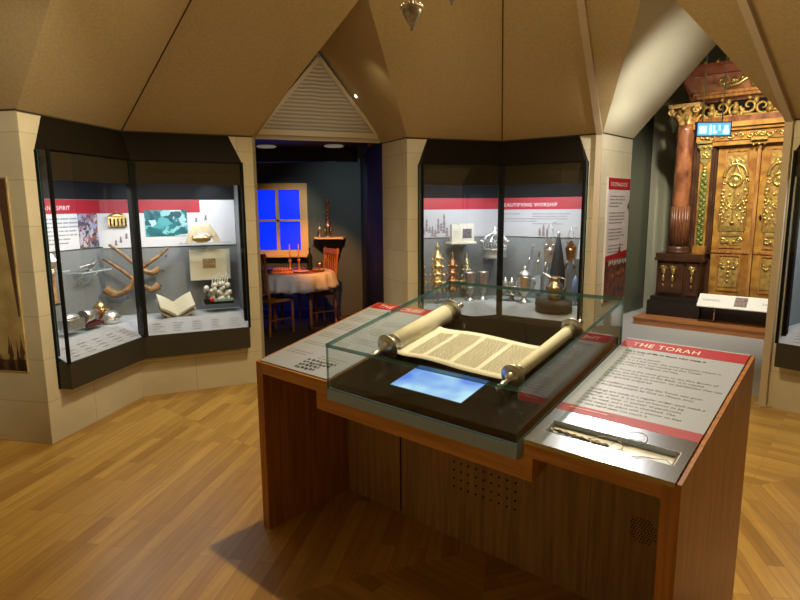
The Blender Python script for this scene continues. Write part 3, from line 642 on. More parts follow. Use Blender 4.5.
# white ceramic group on black tray
ct = thing('porcelain_group', 'white porcelain figure group with a red flower on small black shelf', 'ornament', F1b.at(.70, -.27, .76))
mb = MB(); mb.box(-.12, .13, -.08, .10, -.02, 0); mb.build('shelf_tray', BLACK, ct)
PORC = mat('porcelain', (.80, .78, .66), .3, noise=.25, nscale=50)
mb = MB(); random.seed(3)
for k in range(46):
    x = random.uniform(-.11, .12); z = random.uniform(.015, .19-.5*abs(x)); mb.ball((x, random.uniform(-.05, .05), z), random.uniform(.014, .027), 8)
for k in range(7):
    x = -.05+.022*k; mb.tube([(x, 0, .13), (x+.01, .0, .19), (x+.03, 0, .235+.012*(k % 3))], .006, 6)
mb.build('figures', PORC, ct)
mb = MB(); mb.box(-.04, .13, -.07, .06, 0, .02); mb.build('green_base', mat('green_glaze', (.25, .38, .28), .3), ct)
mb = MB(); mb.ball((-.065, -.07, .022), .02, 10); mb.ball((-.05, -.075, .012), .012, 8); mb.build('red_flower', mat('red_glaze', (.65, .02, .02), .3), ct)
# left part
def bracket_shelf(u, off, z, w, lab):
    t = thing('glass_shelf', lab, 'shelf', F1.at(u, off, z)); mb = MB(); mb.box(-w/2, w/2, -.06, .10, -.008, 0, edge_mi=1, thin=2); mb.build('shelf_pane', [GLASSC, MATS['pale_glass_edge']], t)
    mb = MB(); [mb.tube([(x, .10, -.01), (x, .0, -.01), (x*.6, .09, -.12)], .004, 6) for x in (-w*.25, w*.25)]; mb.build('bracket', SILVER, t); return t
bracket_shelf(.97, -.35, 1.105, .36, 'clear glass bracket shelf under small silver bird at left')
bracket_shelf(.46, -.29, 1.15, .26, 'clear glass bracket shelf behind the left glass corner post')
mb = MB(); c0 = F1.at(.96, -.35, 1.1055); mb.M = c0; mb.lathe([(.03, 0), (.012, .008), (.008, .025)], 12); mb.ball((0, 0, .045), .028, 12, .8, 2.0, .9); mb.tube([(.04, 0, .05), (.07, 0, .075), (.085, 0, .078)], .008, 8, [.014, .01, .005]); mb.tube([(-.04, 0, .045), (-.10, 0, .035), (-.12, 0, .03)], .012, 8, [.016, .012, .004])
single(mb, 'silver_bird', SILVERD, 'small silver bird shaped box on glass shelf left of the horns', 'ornament', None, c0.translation)
mb = MB(); c0 = F1.at(.46, -.27, 1.1505); mb.M = c0; mb.lathe([(.05, 0), (.03, .01), (.02, .03), (.06, .06), (.065, .08), (.03, .10), (.015, .13), (.001, .14)], 16)
for k in range(8): mb.ball((.055*math.cos(k*PI/4), .055*math.sin(k*PI/4), .075), .012, 6)
single(mb, 'silver_incense_pot', SILVER, 'round ornate silver pot on glass shelf at far left of showcase', 'pot', None, c0.translation)
fp = thing('illuminated_frame', 'small upright frame with glowing orange picture at far left', 'picture', F1.at(.50, -.335, .895))
mb = MB(); mb.box(-.05, .05, -.008, .008, 0, .24); mb.build('picture_frame', mat('gilt_frame', (.75, .35, .10), .4, .3), fp)
mb = MB(); mb.box(-.034, .034, -.011, -.008, .02, .22); mb.build('picture', mat('amber_picture', (.85, .50, .25), .5, noise=.6, nscale=25, col2=(.35, .12, .05)), fp)
mb = MB(); mb.box(-.05, .05, -.03, .03, -.012, 0); mb.cyl((0, 0, -.012), (0, 0, -.237), .006); mb.build('picture_stand', BLACK, fp)
def riser(u, off, z, w, d, lab, m=ACRYL):
    t = MB(); t.M = F1.at(u, off, .657); t.box(-w/2, w/2, -d/2, d/2, z-.657-.006, z-.657)
    for sx in (-1, 1): t.box(sx*w/2-.003, sx*w/2+.003, -d/2, d/2, 0, z-.657-.006)
    return single(t, 'acrylic_riser', m, lab, 'stand', None, F1.at(u, off, .657).translation)
riser(.52, -.20, .70, .2, .12, 'clear acrylic riser under the silver casket at far left')
riser(.755, -.22, .685, .16, .11, 'clear acrylic riser under the dark red block')
riser(.98, -.22, .635, .13, .10, 'low clear acrylic riser under the round silver box')
mb = MB(); c0 = F1.at(.52, -.20, .7005); mb.M = c0; mb.box(-.08, .08, -.05, .05, .01, .08); mb.lathe([(.08, 0), (.07, .02), (.03, .04), (.001, .045)], 16, (0, 0, .08), sy=.6)
for sx in (-1, 1):
    for sy in (-1, 1): mb.ball((.07*sx, .042*sy, .01), .012, 6)
single(mb, 'silver_casket', SILVER, 'square silver casket with domed lid on riser at far left', 'casket', None, c0.translation)
rb = thing('tobacco_roll_box', 'engraved silver cylinder with brown end lying on a dark red block', 'box', F1.at(.755, -.22, .7105, 0))
mb = MB(); mb.cyl((-.09, 0, .055), (.03, 0, .055), .052, 20); mb.lathe([(.052, 0), (.056, .004), (.056, .01), (.052, .014)], 20, (-.09, 0, .055), (1, 0, 0)); mb.build('silver_body', SILVER, rb)
mb = MB(); mb.cyl((.03, 0, .055), (.085, 0, .055), .046, 20); mb.build('brown_end', mat('tortoise', (.20, .06, .03), .25), rb)
mb = MB(); mb.cyl((.085, 0, .055), (.10, 0, .055), .05, 20); mb.ball((.11, 0, .055), .012, 8); mb.build('end_cap', GOLD, rb)
mb = MB(); c0 = F1.at(.755, -.22, .6855); mb.M = c0; mb.box(-.085, .085, -.05, .05, 0, .0245); single(mb, 'display_block', mat('dark_red_block', (.13, .02, .02), .5), 'dark red block under the engraved silver cylinder', 'block', None, c0.translation)
mb = MB(); c0 = F1.at(1.02, -.335, .657); mb.M = c0; mb.lathe([(.035, 0), (.03, .008), (.012, .02), (.012, .05), (.05, .08), (.075, .11), (.078, .12), (.07, .12), (.045, .09), (.001, .07)], 20); mb.lathe([(.05, .12), (.055, .14), (.03, .165), (.008, .175), (.001, .19)], 16); single(mb, 'gilt_bowl', GOLD, 'lidded gilt bowl behind the round silver box', 'bowl', None, c0.translation)
mb = MB(); c0 = F1.at(.98, -.21, .6355); mb.M = c0; mb.lathe([(.03, 0), (.05, .012), (.072, .04), (.076, .065), (.072, .09), (.05, .118), (.02, .13), (.001, .133)], 22); mb.lathe([(.078, .06), (.082, .065), (.078, .07)], 22); single(mb, 'round_silver_box', SILVER, 'round spherical silver box on low riser near the front glass', 'box', None, c0.translation)

# ---- centre showcase
uQ2 = (miter(F2, F2b, -DEP)-F2.a).dot(F2.d); uQ2b = (miter(F2, F2b, -DEP)-F2b.a).dot(F2b.d)
pa = panel(case2, F2, .15, uQ2-.005, 1.30, 1.70, PGREY)
T2 = 'The Scroll is dressed\n\nThe mantle, crown and finials adorn the\nscroll, and a pointer guides the reader.'
T3 = 'Silver for the synagogue was often given\nin memory of a loved one, or to mark a\nhappy event in the life of the family.\n\nMany pieces carry an inscription.'
pb = panel(case2, F2b, uQ2b+.005, F2b.L-.12, 1.30, 1.70, PGREY, 'BEAUTIFYING WORSHIP', .052, .03, [(.03, 1.53, T2, .020), (.38, 1.53, T3, .020)], band=.12)
mb = MB()
for k in range(9):
    u = .34+.26*k/8; z = 1.335+.03*math.sin(k*1.3); h = [.07, .12, .06, .10, .07, .15, .08, .19, .09][k]
    for (r, q) in ((.022, 0), (.016, .25), (.02, .45), (.010, .65), (.013, .8)):
        mb.poly([F2.pt(u-r, -DEP+.0135, z+h*q), F2.pt(u+r, -DEP+.0135, z+h*q), F2.pt(u+r*.4, -DEP+.0135, z+h*(q+.22)), F2.pt(u-r*.4, -DEP+.0135, z+h*(q+.22))])
mb.build('printed_spires', FIG, pa, True)
mb = MB()
for u, h in ((.235, .09), (.275, .13), (.315, .09)): mb.poly([F2b.pt(u-.014, -DEP+.0135, 1.31), F2b.pt(u+.014, -DEP+.0135, 1.31), F2b.pt(u+.010, -DEP+.0135, 1.31+h*.7), F2b.pt(u, -DEP+.0135, 1.31+h), F2b.pt(u-.010, -DEP+.0135, 1.31+h*.7)])
mb.build('printed_spires', FIG, pb, True)
def finial(u, off, h, rmax, m, lab, tiers=4, ff=F2):
    c0 = ff.at(u, off, .657); t = thing('scroll_finial', lab, 'finial', c0, 'finials standing in the centre showcase')
    ph = .11
    mb = MB(); mb.cyl((0, 0, .012), (0, 0, ph), .012, 10); mb.lathe([(.035, 0), (.035, .012), (.001, .012)], 16); mb.build('stand_peg', SILVERD, t)
    mb = MB(); hh = h-ph; pr_ = [(.014, ph)]
    for k in range(tiers):
        r = rmax*(1-.5*k/tiers)*(.8 if k == 0 else 1); z = ph+hh*.8*k/tiers; dz = hh*.8/tiers
        pr_ += [(r*.55, z+dz*.1), (r, z+dz*.3), (r*.95, z+dz*.4), (r*.6, z+dz*.5), (r*.66, z+dz*.85), (r*.4, z+dz*.95)]
    pr_ += [(rmax*.2, ph+hh*.86), (rmax*.22, ph+hh*.92), (.004, ph+hh*.96), (.001, h)]
    mb.lathe(pr_, 14); mb.build('finial_body', m, t)
    mb = MB()
    for k in range(tiers):
        r = rmax*(1-.5*k/tiers)*(.8 if k == 0 else 1)*1.05; z = ph+hh*.8*k/tiers+hh*.8/tiers*.3; n = 8
        for i in range(n): a = 2*PI*(i+.5*(k % 2))/n; mb.ball((r*math.cos(a), r*math.sin(a), z-.012), .0125*(1.1-.1*k), 6, 1.3); mb.tube([(r*.7*math.cos(a), r*.7*math.sin(a), z+.01), (r*.9*math.cos(a), r*.9*math.sin(a), z+.035)], .004, 5)
    mb.build('bells', m, t); return t
finial(.255, -.30, .50, .06, GOLD, 'gilt tower finial half hidden behind left edge post', 4)
finial(.40, -.22, .61, .085, GOLD, 'tallest bright gilt tower finial near the left edge', 5)
finial(.565, -.22, .51, .068, GOLDR, 'reddish gilt tower finial, second tallest beside the bright one', 4)
finial(.80, -.38, .49, .058, PALEGOLD, 'slim silver tower finial behind the cups', 5)
for k, (u, lab) in enumerate(((.775, 'tall silver footed beaker, left one of the pair beside the post'), (.925, 'tall silver footed beaker, right one of the pair beside the post'))):
    mb = MB(); c0 = F2.at(u, -.24, .657); mb.M = c0; mb.lathe([(.055, 0), (.05, .01), (.018, .025), (.014, .06), (.03, .075), (.040, .10), (.052, .20), (.062, .285), (.064, .29), (.058, .285), (.036, .10), (.001, .09)], 22); mb.lathe([(.044, .13), (.047, .135), (.046, .14)], 22)
    single(mb, 'silver_beaker', SILVERD, lab, 'cup', 'pair of silver beakers', c0.translation)
cc = thing('card_box', 'cream card box with a small dark picture on a bracket', 'box', F2.at(.69, -.30, 1.26))
mb = MB(); mb.box(-.13, .15, -.07, .09, -.02, 0); mb.build('ledge', CREAM, cc)
mb = MB(); mb.prism([(-.12, -.05, 0), (-.015, -.02, 0), (-.01, .01, 0), (-.12, .0, 0)], (0, 0, .175)); mb.box(-.02, .145, -.02, .02, 0, .18); mb.build('card_folder', mat('card_folder_white', (.5, .48, .42), .6), cc)
mb = MB(); mb.box(.015, .115, -.024, -.02, .035, .13); mb.build('dark_picture', mat('dark_picture', (.16, .14, .15), .5, noise=.7, nscale=50), cc)
mb = MB(); [mb.tube([(x, .14, -.1), (x, .0, -.02)], .003, 5) for x in (-.08, .09)]; mb.build('bracket', SILVER, cc)
cr_ = thing('silver_coronet', 'round silver crown with open arches on a band, behind centre post', 'crown', F2.at(1.06, -.25, 1.085))
mb = MB(); mb.lathe([(.125, 0), (.13, .01), (.125, .02), (.125, .085), (.13, .095), (.12, .095), (.12, 0)], 30); mb.build('crown_band', mat('frosted_silver', (.62, .64, .64), .35, .9), cr_)
mb = MB()
for k in range(8):
    a = k*PI/4; ca, sa = math.cos(a), math.sin(a); mb.tube([(.12*ca, .12*sa, .09), (.14*ca, .14*sa, .16), (.10*ca, .10*sa, .22), (.03*ca, .03*sa, .255)], .007, 6)
    mb.ball((.142*ca, .142*sa, .17), .016, 8); mb.tube([(.12*ca, .12*sa, .10), (.11*ca-.04*sa, .11*sa+.04*ca, .18), (.10*math.cos(a+PI/4), .10*math.sin(a+PI/4), .2)], .004, 5)
mb.lathe([(.04, .25), (.03, .265), (.012, .28), (.02, .30), (.001, .325)], 12); mb.build('crown_arches', SILVER, cr_)
mb = MB(); mb.cyl((0, .0, .0), (0, .19, -.01), .006); mb.box(-.02, .02, .18, .195, -.04, .04); mb.lathe([(.05, -.006), (.05, 0)], 16); mb.build('wall_bracket', SILVERD, cr_)
# filigree set on tray
ft = thing('filigree_inkstand', 'small silver filigree stand of cups on an oval tray, beside post', 'stand', F2b.at(.06, -.17, .657) @ Matrix.Scale(1.2, 4))
mb = MB(); mb.lathe([(.10, .05), (.12, .06), (.122, .066), (.001, .055)], 24, sy=.5); mb.lathe([(.03, 0), (.02, .02), (.02, .05)], 12); mb.build('tray', SILVERD, ft)
mb = MB()
for x in (-.06, 0, .06):
    mb.lathe([(.022, .065), (.026, .09), (.018, .12), (.026, .15), (.014, .17), (.004, .20)], 10, (x, 0, 0))
    for k in range(6): mb.ball((x+.026*math.cos(k*PI/3), .026*math.sin(k*PI/3), .12), .007, 6)
mb.build('filigree_cups', SILVER, ft)
lj = thing('lidded_silver_jug', 'slender lidded silver jug with handle right of centre post', 'jug', F2b.at(.205, -.15, .657) @ Matrix.Scale(1.18, 4))
mb = MB(); mb.lathe([(.055, 0), (.05, .01), (.02, .03), (.018, .06), (.045, .09), (.055, .12), (.058, .20), (.064, .22), (.058, .225)], 22); mb.build('jug_body', SILVER, lj)
mb = MB(); mb.lathe([(.062, .225), (.05, .245), (.03, .265), (.012, .28), (.018, .295), (.001, .315)], 18); mb.build('lid', SILVER, lj)
mb = MB(); mb.tube([(.055, 0, .20), (.09, 0, .21), (.095, 0, .16), (.06, 0, .12)], .007, 8); mb.build('handle', SILVER, lj)
def pointer(u0, z0, u1, z1, lab, m, off=-.38):
    a = F2b.pt(u0, off, z0); b = F2b.pt(u1, off, z1); mb = MB(); d = b-a
    mb.tube([a+d*t for t in (0, .1, .3, .5, .52, .56, .75, .95, 1)], .006, 8, [.011, .009, .006, .006, .012, .007, .005, .006, .010]); mb.ball(tuple(a), .014, 8); mb.cyl(tuple(b), tuple(b+d.normalized()*.03), .003, 6)
    return single(mb, 'torah_pointer', m, lab, 'pointer', 'pointers in the centre showcase', (a+b)/2)
pointer(.19, 1.21, .12, .94, 'long silver pointer leaning above the lidded jug', SILVER)
pointer(.265, 1.15, .235, .95, 'shorter gilt pointer right of the long silver one', GOLD)
pointer(.375, 1.12, .33, .85, 'thin silver pointer hanging left of the black cone', SILVER)
# dressed cone with breastplates
cn = thing('display_cone', 'tall black display cone between the hanging silver ornaments', 'display stand', F2b.at(.50, -.26, .657))
mb = MB(); mb.lathe([(.085, 0), (.075, .3), (.045, .5), (.018, .65), (.001, .67)], 28); mb.build('cone_body', mat('black_cloth', (.012, .012, .016), .8), cn)
mb = MB(); mb.lathe([(.018, .655), (.012, .67), (.02, .69), (.001, .715)], 12); mb.build('cone_tip', SILVER, cn)
def breast(u, off, z, s, m, lab, rot=0):
    c0 = F2b.at(u, off, z); t = thing('hanging_ornament', lab, 'ornament', c0, 'silver ornaments hanging in the centre showcase')
    mb = MB(); k = s
    mb.prism([(-.04*k, 0, 0), (-.055*k, 0, .10*k), (-.03*k, 0, .15*k), (0, 0, .18*k), (.03*k, 0, .15*k), (.055*k, 0, .10*k), (.04*k, 0, 0), (0, 0, -.03*k)], (0, .008, 0)); mb.ball((0, -.006, .07*k), .028*k, 10, 1.2, 1, .5); mb.ball((-.03*k, -.004, .12*k), .012*k, 8); mb.ball((.03*k, -.004, .12*k), .012*k, 8); mb.build('shield_plate', m, t)
    mb = MB(); mb.tube([(-.04*k, 0, .13*k), (-.02*k, 0, .26*k), (0, 0, .30*k), (.02*k, 0, .26*k), (.04*k, 0, .13*k)], .004, 6); mb.cyl((0, 0, .30*k), (0, .15, .31*k), .003, 6); mb.build('chain', SILVER, t)
    mb = MB(); [mb.cyl((x*k, 0, -.02*k), (x*1.6*k, 0, -.10*k), .006*k, 6, .009*k) for x in (-.03, .03)]; mb.ball((-.048*k, 0, -.11*k), .011*k, 8); mb.ball((.048*k, 0, -.11*k), .011*k, 8); mb.build('pendants', m, t)
breast(.40, -.30, 1.08, 1.2, SILVER, 'larger bright silver breastplate hanging left of the black cone')
breast(.605, -.32, 1.10, 1.0, GOLDR, 'reddish breastplate hanging right of the black cone')
mb = MB(); c0 = F2b.at(.675, -.34, 1.10); mb.M = c0; mb.prism([(-.02, 0, 0), (.05, 0, 0), (.05, 0, .22), (.01, 0, .20)], (0, .01, 0)); single(mb, 'white_label_card', WHITE, 'white slanted card at right end of centre showcase', 'card', None, c0.translation)
ew = thing('silver_ewer', 'wide bellied embossed silver ewer with beaked spout on oval base', 'jug', F2b.at(.565, -.02, .7352))
mb = MB(); mb.lathe([(.05, 0), (.055, .01), (.05, .02), (.075, .05), (.088, .09), (.082, .13), (.05, .165), (.045, .19), (.065, .215), (.06, .215), (.04, .19), (.001, .17)], 26); mb.build('ewer_body', GOLDR if False else mat('warm_silver', (.72, .56, .38), .25, 1, noise=.5, nscale=35, bump=.5), ew)
mb = MB(); mb.tube([(-.045, 0, .19), (-.07, 0, .22), (-.105, 0, .24)], .012, 8, [.02, .018, .010]); mb.build('spout', SILVER, ew)
mb = MB(); mb.tube([(.05, 0, .21), (.10, 0, .20), (.10, 0, .13), (.08, 0, .09)], .007, 8); mb.build('handle', SILVER, ew)
mb = MB(); c0 = F2b.at(.555, -.03, .615); mb.M = c0; mb.lathe([(.18, 0), (.18, .112), (.001, .12)], 32, sy=.42); single(mb, 'oval_base', mat('brown_base', (.05, .035, .025), .5), 'dark oval base under the silver ewer', 'base', None, c0.translation)
mb = MB(); c0 = F2b.at(.69, -.24, .657); mb.M = c0; mb.lathe([(.035, 0), (.012, .02), (.012, .10), (.04, .16), (.03, .24), (.001, .30)], 14); single(mb, 'blue_glass_vessel', mat('blue_glass', (.18, .26, .45), .15, .2), 'bluish glass vessel beside right frame of centre showcase', 'vessel', None, c0.translation)
for k, u in enumerate((.24, .345)):
    mb = MB(); c0 = F2b.at(u, -.41, .80); mb.M = c0; mb.box(-.03, .03, 0, .034, -.08, .10); mb.box(-.006, .006, -.003, 0, .03, .045); mb.box(-.006, .006, -.003, 0, -.02, -.005)
    single(mb, 'wall_socket', mat('grey_socket', (.36, .38, .40), .6) if k == 0 else MATS['grey_socket'], ['grey upright wall plate nearer the silver jug', 'grey upright wall plate nearer the black cone'][k], 'plate', 'grey plates on showcase back', c0.translation)

# right-edge showcase content
pn3 = panel(case3, F3, .2, 1.25, 1.25, 1.69, PGREY)
photo(case3, F3, .2, .9, .95, 1.24, [(.02, .08, .2), (.05, .2, .4), (.1, .35, .6)], 12, 'blue_picture')

# ------------------------------------------------------------------ flat panels on the piers
FL = WF(L1, P1)
bn = thing('sepia_picture_panel', 'sepia printed picture panel on the far left stone wall', 'picture', FL.at(FL.L-1.1, 0, .515)); 
mb = MB(); mb.M = FL.M; mb.box(FL.L-1.1, FL.L-.125, -.012, -.001, .515, 1.82); mb.build('printed_sheet', mat('sepia_print', (.50, .40, .18), .6, noise=.25, nscale=6, col2=(.34, .24, .10)), bn, True)
mb = MB(); random.seed(11); y = .0125
def fl(u, z): return FL.pt(u, y, z)
for k in range(70):
    u = FL.L-1.08+.93*random.random(); z = .52 if k < 50 else random.choice((1.0, 1.08, 1.6, .95)); h = random.uniform(.06, .26) if z < .6 else random.uniform(.04, .09); w_ = random.uniform(.012, .03)
    mb.poly([fl(u-w_, z), fl(u+w_, z), fl(u+w_*.4, z+h*.4), fl(u+w_*.9, z+h*.5), fl(u+w_*.3, z+h*.7), fl(u, z+h), fl(u-w_*.3, z+h*.7), fl(u-w_*.8, z+h*.5), fl(u-w_*.4, z+h*.4)])
mb.poly([fl(FL.L-1.09, .52), fl(FL.L-.13, .52), fl(FL.L-.13, .60), fl(FL.L-1.09, .58)]); mb.poly([fl(FL.L-.15, .9), fl(FL.L-.135, .9), fl(FL.L-.135, 1.81), fl(FL.L-.21, 1.81)])  # ground strip, then a dark wedge painting the shadow band at right
mb.build('printed_figures', mat('sepia_ink_and_shade', (.09, .045, .025), .6), bn, True)
FG = WF(G, G2)
bn = thing('synagogue_banner', 'tall narrow banner with red header on the pale pier by the passage', 'banner', FG.at(.36, 0, .72))
def gq(u0, u1, z0, z1, o=.02): return [FG.pt(u0, o, z0), FG.pt(u1, o, z0), FG.pt(u1, o, z1), FG.pt(u0, o, z1)]
mb = MB(); mb.M = FG.M; mb.box(.125, .60, -.018, -.001, .72, 1.86); mb.build('banner_sheet', mat('banner_grey', (.62, .58, .60), .5), bn, True)
mb = MB(); mb.poly(gq(.125, .60, 1.755, 1.86, .0195)); mb.poly([FG.pt(.125, .0195, 1.10), FG.pt(.60, .0195, 1.13), FG.pt(.60, .0195, 1.19), FG.pt(.125, .0195, 1.15)]); mb.build('red_band', RED, bn, True)
mb = MB(); mb.poly([FG.pt(.125, .0195, .721), FG.pt(.60, .0195, .721), FG.pt(.60, .0195, 1.13), FG.pt(.125, .0195, 1.10)]); mb.build('night_scene_print', mat('night_print', (.20, .05, .03), .4, noise=.9, nscale=14, col2=(.012, .008, .010)), bn, True)
mb = MB()
for k in range(11): u = .2+.037*k; mb.poly([FG.pt(u, .021, 1.06+.02*(k % 3)), FG.pt(u+.02, .021, 1.06), FG.pt(u+.024, .021, 1.10), FG.pt(u+.008, .021, 1.115)])
mb.poly([FG.pt(.40, .021, 1.17), FG.pt(.46, .021, 1.17), FG.pt(.44, .021, 1.22), FG.pt(.43, .021, 1.28), FG.pt(.42, .021, 1.22)], mi=1)
mb.poly([FG.pt(.555, .021, 1.60), FG.pt(.595, .021, 1.56), FG.pt(.597, .021, 1.66)], mi=1)
mb.build('printed_shapes', [WHITE, mat('dark_print', (.10, .02, .03), .6)], bn, True)
mb = MB(); random.seed(2)
for k in range(12): u = .28+.28*random.random(); z = .95+.05*random.random(); mb.poly([FG.pt(u, .021, z), FG.pt(u+.012, .021, z), FG.pt(u+.006, .021, z+.03)])
mb.build('printed_flames', mat('orange_print', (.80, .25, .08), .5), bn, True)
text('THE SYNAGOGUE', .052, FG.tx(.16, .0205, 1.785), LETTER, bn, 'title_lettering', spacing=1.05, sx=.85)
greek('The synagogue is a house of\nprayer, a house of study and\na meeting place for the\nwhole community.\n\nAt its heart is the Ark where\nthe scrolls are kept, facing\ntowards Jerusalem. Above it\nburns the eternal light.\n\nThe carved Ark shown here\nonce stood in a synagogue\nin Italy. Its doors are gilded\nand richly decorated.\n\nThe Reader stands at a raised\nplatform in the centre to\nlead the congregation.', .024, FG.tx(.165, .0205, 1.69), INKL, bn)

# ------------------------------------------------------------------ oak display desk
DM = frame(-.705, 2.709, -41.73)
SL = math.tan(R(11.8)); TH = R(11.8); W_, DP = 1.94, .862
desk = thing('display_desk', 'large oak display desk with two sloping lecterns around a glass case', 'desk', DM)
def zt(y, h=.87): return h+SL*y
def slab(mb, x0, x1, y0, y1, h0, h1, mi=0):
    """slab parallel to the sloping top; h0/h1 heights at the front edge"""
    v = [(x0, y0, zt(y0, h0)), (x1, y0, zt(y0, h0)), (x1, y1, zt(y1, h0)), (x0, y1, zt(y1, h0)), (x0, y0, zt(y0, h1)), (x1, y0, zt(y0, h1)), (x1, y1, zt(y1, h1)), (x0, y1, zt(y1, h1))]
    return mb.add(v, [(0, 3, 2, 1), (4, 5, 6, 7), (0, 1, 5, 4), (1, 2, 6, 5), (2, 3, 7, 6), (3, 0, 4, 7)], False, mi)
for x0 in (0, W_-.05):
    mb = MB(); mb.prism([(x0, 0, 0), (x0, DP, 0), (x0, DP, zt(DP)-.001), (x0, 0, .869)], (.05, 0, 0)); mb.build('side_panel', OAKV, desk)
for xa, xb, q in ((.05, .52, 1), (1.47, W_-.05, -1)):
    mb = MB()
    if q > 0: slab(mb, xa, xb, 0, DP, .815, .869)
    else: slab(mb, xa, xb, 0, .064, .815, .869); slab(mb, xa, xb, .142, DP, .815, .869); slab(mb, xa, 1.503, .064, .142, .815, .869); slab(mb, 1.903, xb, .064, .142, .815, .869); slab(mb, 1.503, 1.903, .064, .142, .815, .838)
    mb.build('lectern_top', OAK, desk)
for xa in (.45, 1.4702):
    mb = MB(); slab(mb, xa, xa+.07 if xa < 1 else xa+.032, 0, DP, .735, .8149); mb.build('step_board', OAK, desk)
mb = MB(); slab(mb, .5201, 1.4699, 0, DP, .735, .795); mb.build('case_shelf', OAK, desk)
mb = MB()
mb.box(.052, .45, .55, .575, .001, .88); mb.box(.453, 1.468, .55, .575, .001, .84); mb.box(1.471, 1.888, .55, .575, .001, .88); mb.build('back_panel', OAKP, desk)
mb = MB(); mb.box(.4485, .4545, .547, .56, .02, .82); mb.build('panel_joint', BLACK, desk)
mb = MB()
for i in range(9):
    for j in range(4): mb.cyl((.795+.042*i, .5485, .398-.042*j), (.795+.042*i, .5515, .398-.042*j), .0055, 8)
mb.build('speaker_holes', BLACK, desk)['kind'] = 'stuff'
mb = MB()
for i in range(9):
    for j in range(9):
        x, z = (i-4)*.0115+(.006 if j % 2 else 0), (j-4)*.0115
        if x*x+z*z < .0028: mb.cyl((1.68+x, .5485, .385+z), (1.68+x, .5515, .385+z), .003, 6)
mb.build('small_speaker_holes', BLACK, desk)['kind'] = 'stuff'
DT = DM @ Matrix.Translation((0, 0, .87)) @ Matrix.Rotation(TH, 4, 'X')     # frame of the sloping top: x along, y up the slope, z off it
k_ = 1/math.cos(TH)
# right lectern graphics
STEELP = STEEL
mb = MB(); mb.M = DT
mb.box(1.472, 1.925, .262, .858*k_, .0, .004); tp = mb.build('text_panel', mat('lectern_sheet', (.34, .39, .50), .4), desk, True)
mb = MB(); mb.M = DT; mb.box(1.472, 1.925, .785, .866, .0042, .0046); mb.box(1.472, 1.925, .212, .262, .0, .0046); mb.build('red_band', RED, tp, True)
text('THE TORAH', .050, DT @ Matrix.Translation((1.515, .803, .0052)), LETTER, tp, 'title_lettering', spacing=1.1, sx=.86)
TB = ('The Torah is Jewish\nlaw. It is a law code, the most precious object in\nany synagogue, and reading of the Torah\nis the heart of religious service.\n\nThe Torah is the name given to the Five Books of\nMoses, the first part of the Bible. It is copied\nby hand according to custom, on parchment that has\nbeen specially prepared.\n\nThe tradition states is that the Torah was given\nto the Jewish people by God on Mount Sinai.\n\nReadings are made in a regular order; each week a\npassage is read. It is an act of honour to be\ncalled up. A silver or pointer of parchment\nmay be used, and a text is cherished. The\nreader keeps his place with a pointer so that\nthe bare hand does not touch it.')
text('It is a tree of life to those who grasp it', .0190, DT @ Matrix.Translation((1.51, .745, .0046)), INK, tp, 'heading_lettering', bold=.0006)
text('Proverbs 3:18', .014, DT @ Matrix.Translation((1.51, .724, .0046)), INK, tp, 'reference_lettering')
text(TB, .0185, DT @ Matrix.Translation((1.515, .688, .0046)), mat('text_grey', (.09, .09, .09), .7), tp, 'printed_text', line=1.22)
greek('This pointer may be touched and held by visitors', .0055, DT @ Matrix.Translation((1.51, .245, .0049)), LETTER, tp, 'small_caption')
# steel tray around the pointer slot
X0, X1, Y0, Y1 = 1.505, 1.90, .068, .142
mb = MB(); mb.M = DT; fl_ = -.0295
mb.box(1.472, 1.925, -.002, Y0, -.0, .0045); mb.box(1.472, 1.925, Y1, .2118, -.0, .0045); mb.box(1.472, X0, Y0, Y1, 0, .0045); mb.box(X1, 1.925, Y0, Y1, 0, .0045)
mb.box(1.472, 1.925, -.005, -.002, -.012, .0045)
tray = mb.build('steel_plate', STEEL, desk, True)
mb = MB(); mb.M = DT; t_ = .006
mb.box(X0, X1, Y0, Y1, -.016, -.014); mb.build('slot_floor', mat('slot_steel', (.52, .54, .54), .5, .5), tray, True)
mb = MB(); mb.M = DT; mb.box(X0, X1, Y1-.0015, Y1-.0002, -.022, .004); mb.box(X0, X1, Y0+.0002, Y0+.0015, -.022, .004); mb.box(X0, X0+.0015, Y0+.002, Y1-.002, -.022, .004); mb.box(X1-.003, X1-.0002, Y0+.0016, Y1-.0016, -.0138, .0042); mb.build('slot_rim', mat('pale_blue_glow', (.62, .76, .92), .5), tray, True)  # pale blue puts a bright reflected glow into the slot walls' colour
yd = thing('tethered_pointer', 'dark silver reading pointer with wire tether in the steel lectern tray', 'pointer', DT @ Matrix.Translation((1.60, .10, -.0065)))
mb = MB(); pts = [(-.085+.19*k/22, .004-.015*k/22, 0) for k in range(23)]; mb.tube(pts, .006, 10, [.0035 if k < 3 else .0045+.003*((k % 3) == 0)+.0025*(k > 14) for k in range(23)]); mb.build('shaft', mat('dark_silver', (.16, .15, .14), .25, 1, noise=.6, nscale=120, bump=.5), yd)
mb = MB(); mb.tube([(-.085, .004, 0), (-.098, .006, 0), (-.104, .003, .001)], .003, 6); mb.ball((-.084, .004, 0), .0055, 8); mb.build('pointing_hand', SILVER, yd)
mb = MB(); wp = [(.105, -.011, 0)]
for k in range(30): a = PI+2*PI*k/29; wp.append((.168+.040*math.cos(a), .024+.042*math.sin(a), .016+.014*math.sin((a-PI)*.5)))
for k in range(26): a = .5+2*PI*k/25; wp.append((.105+.048*math.cos(a), -.018+.034*math.sin(a), .016))
wp += [(.17, -.065, .014), (.215, -.03, .013), (.24, -.012, .004), (.27, .0, .002), (.296, -.022, 0)]
mb.tube(wp, .0012, 6); mb.build('wire_tether', mat('wire_grey', (.22, .22, .22), .4, .6), yd)
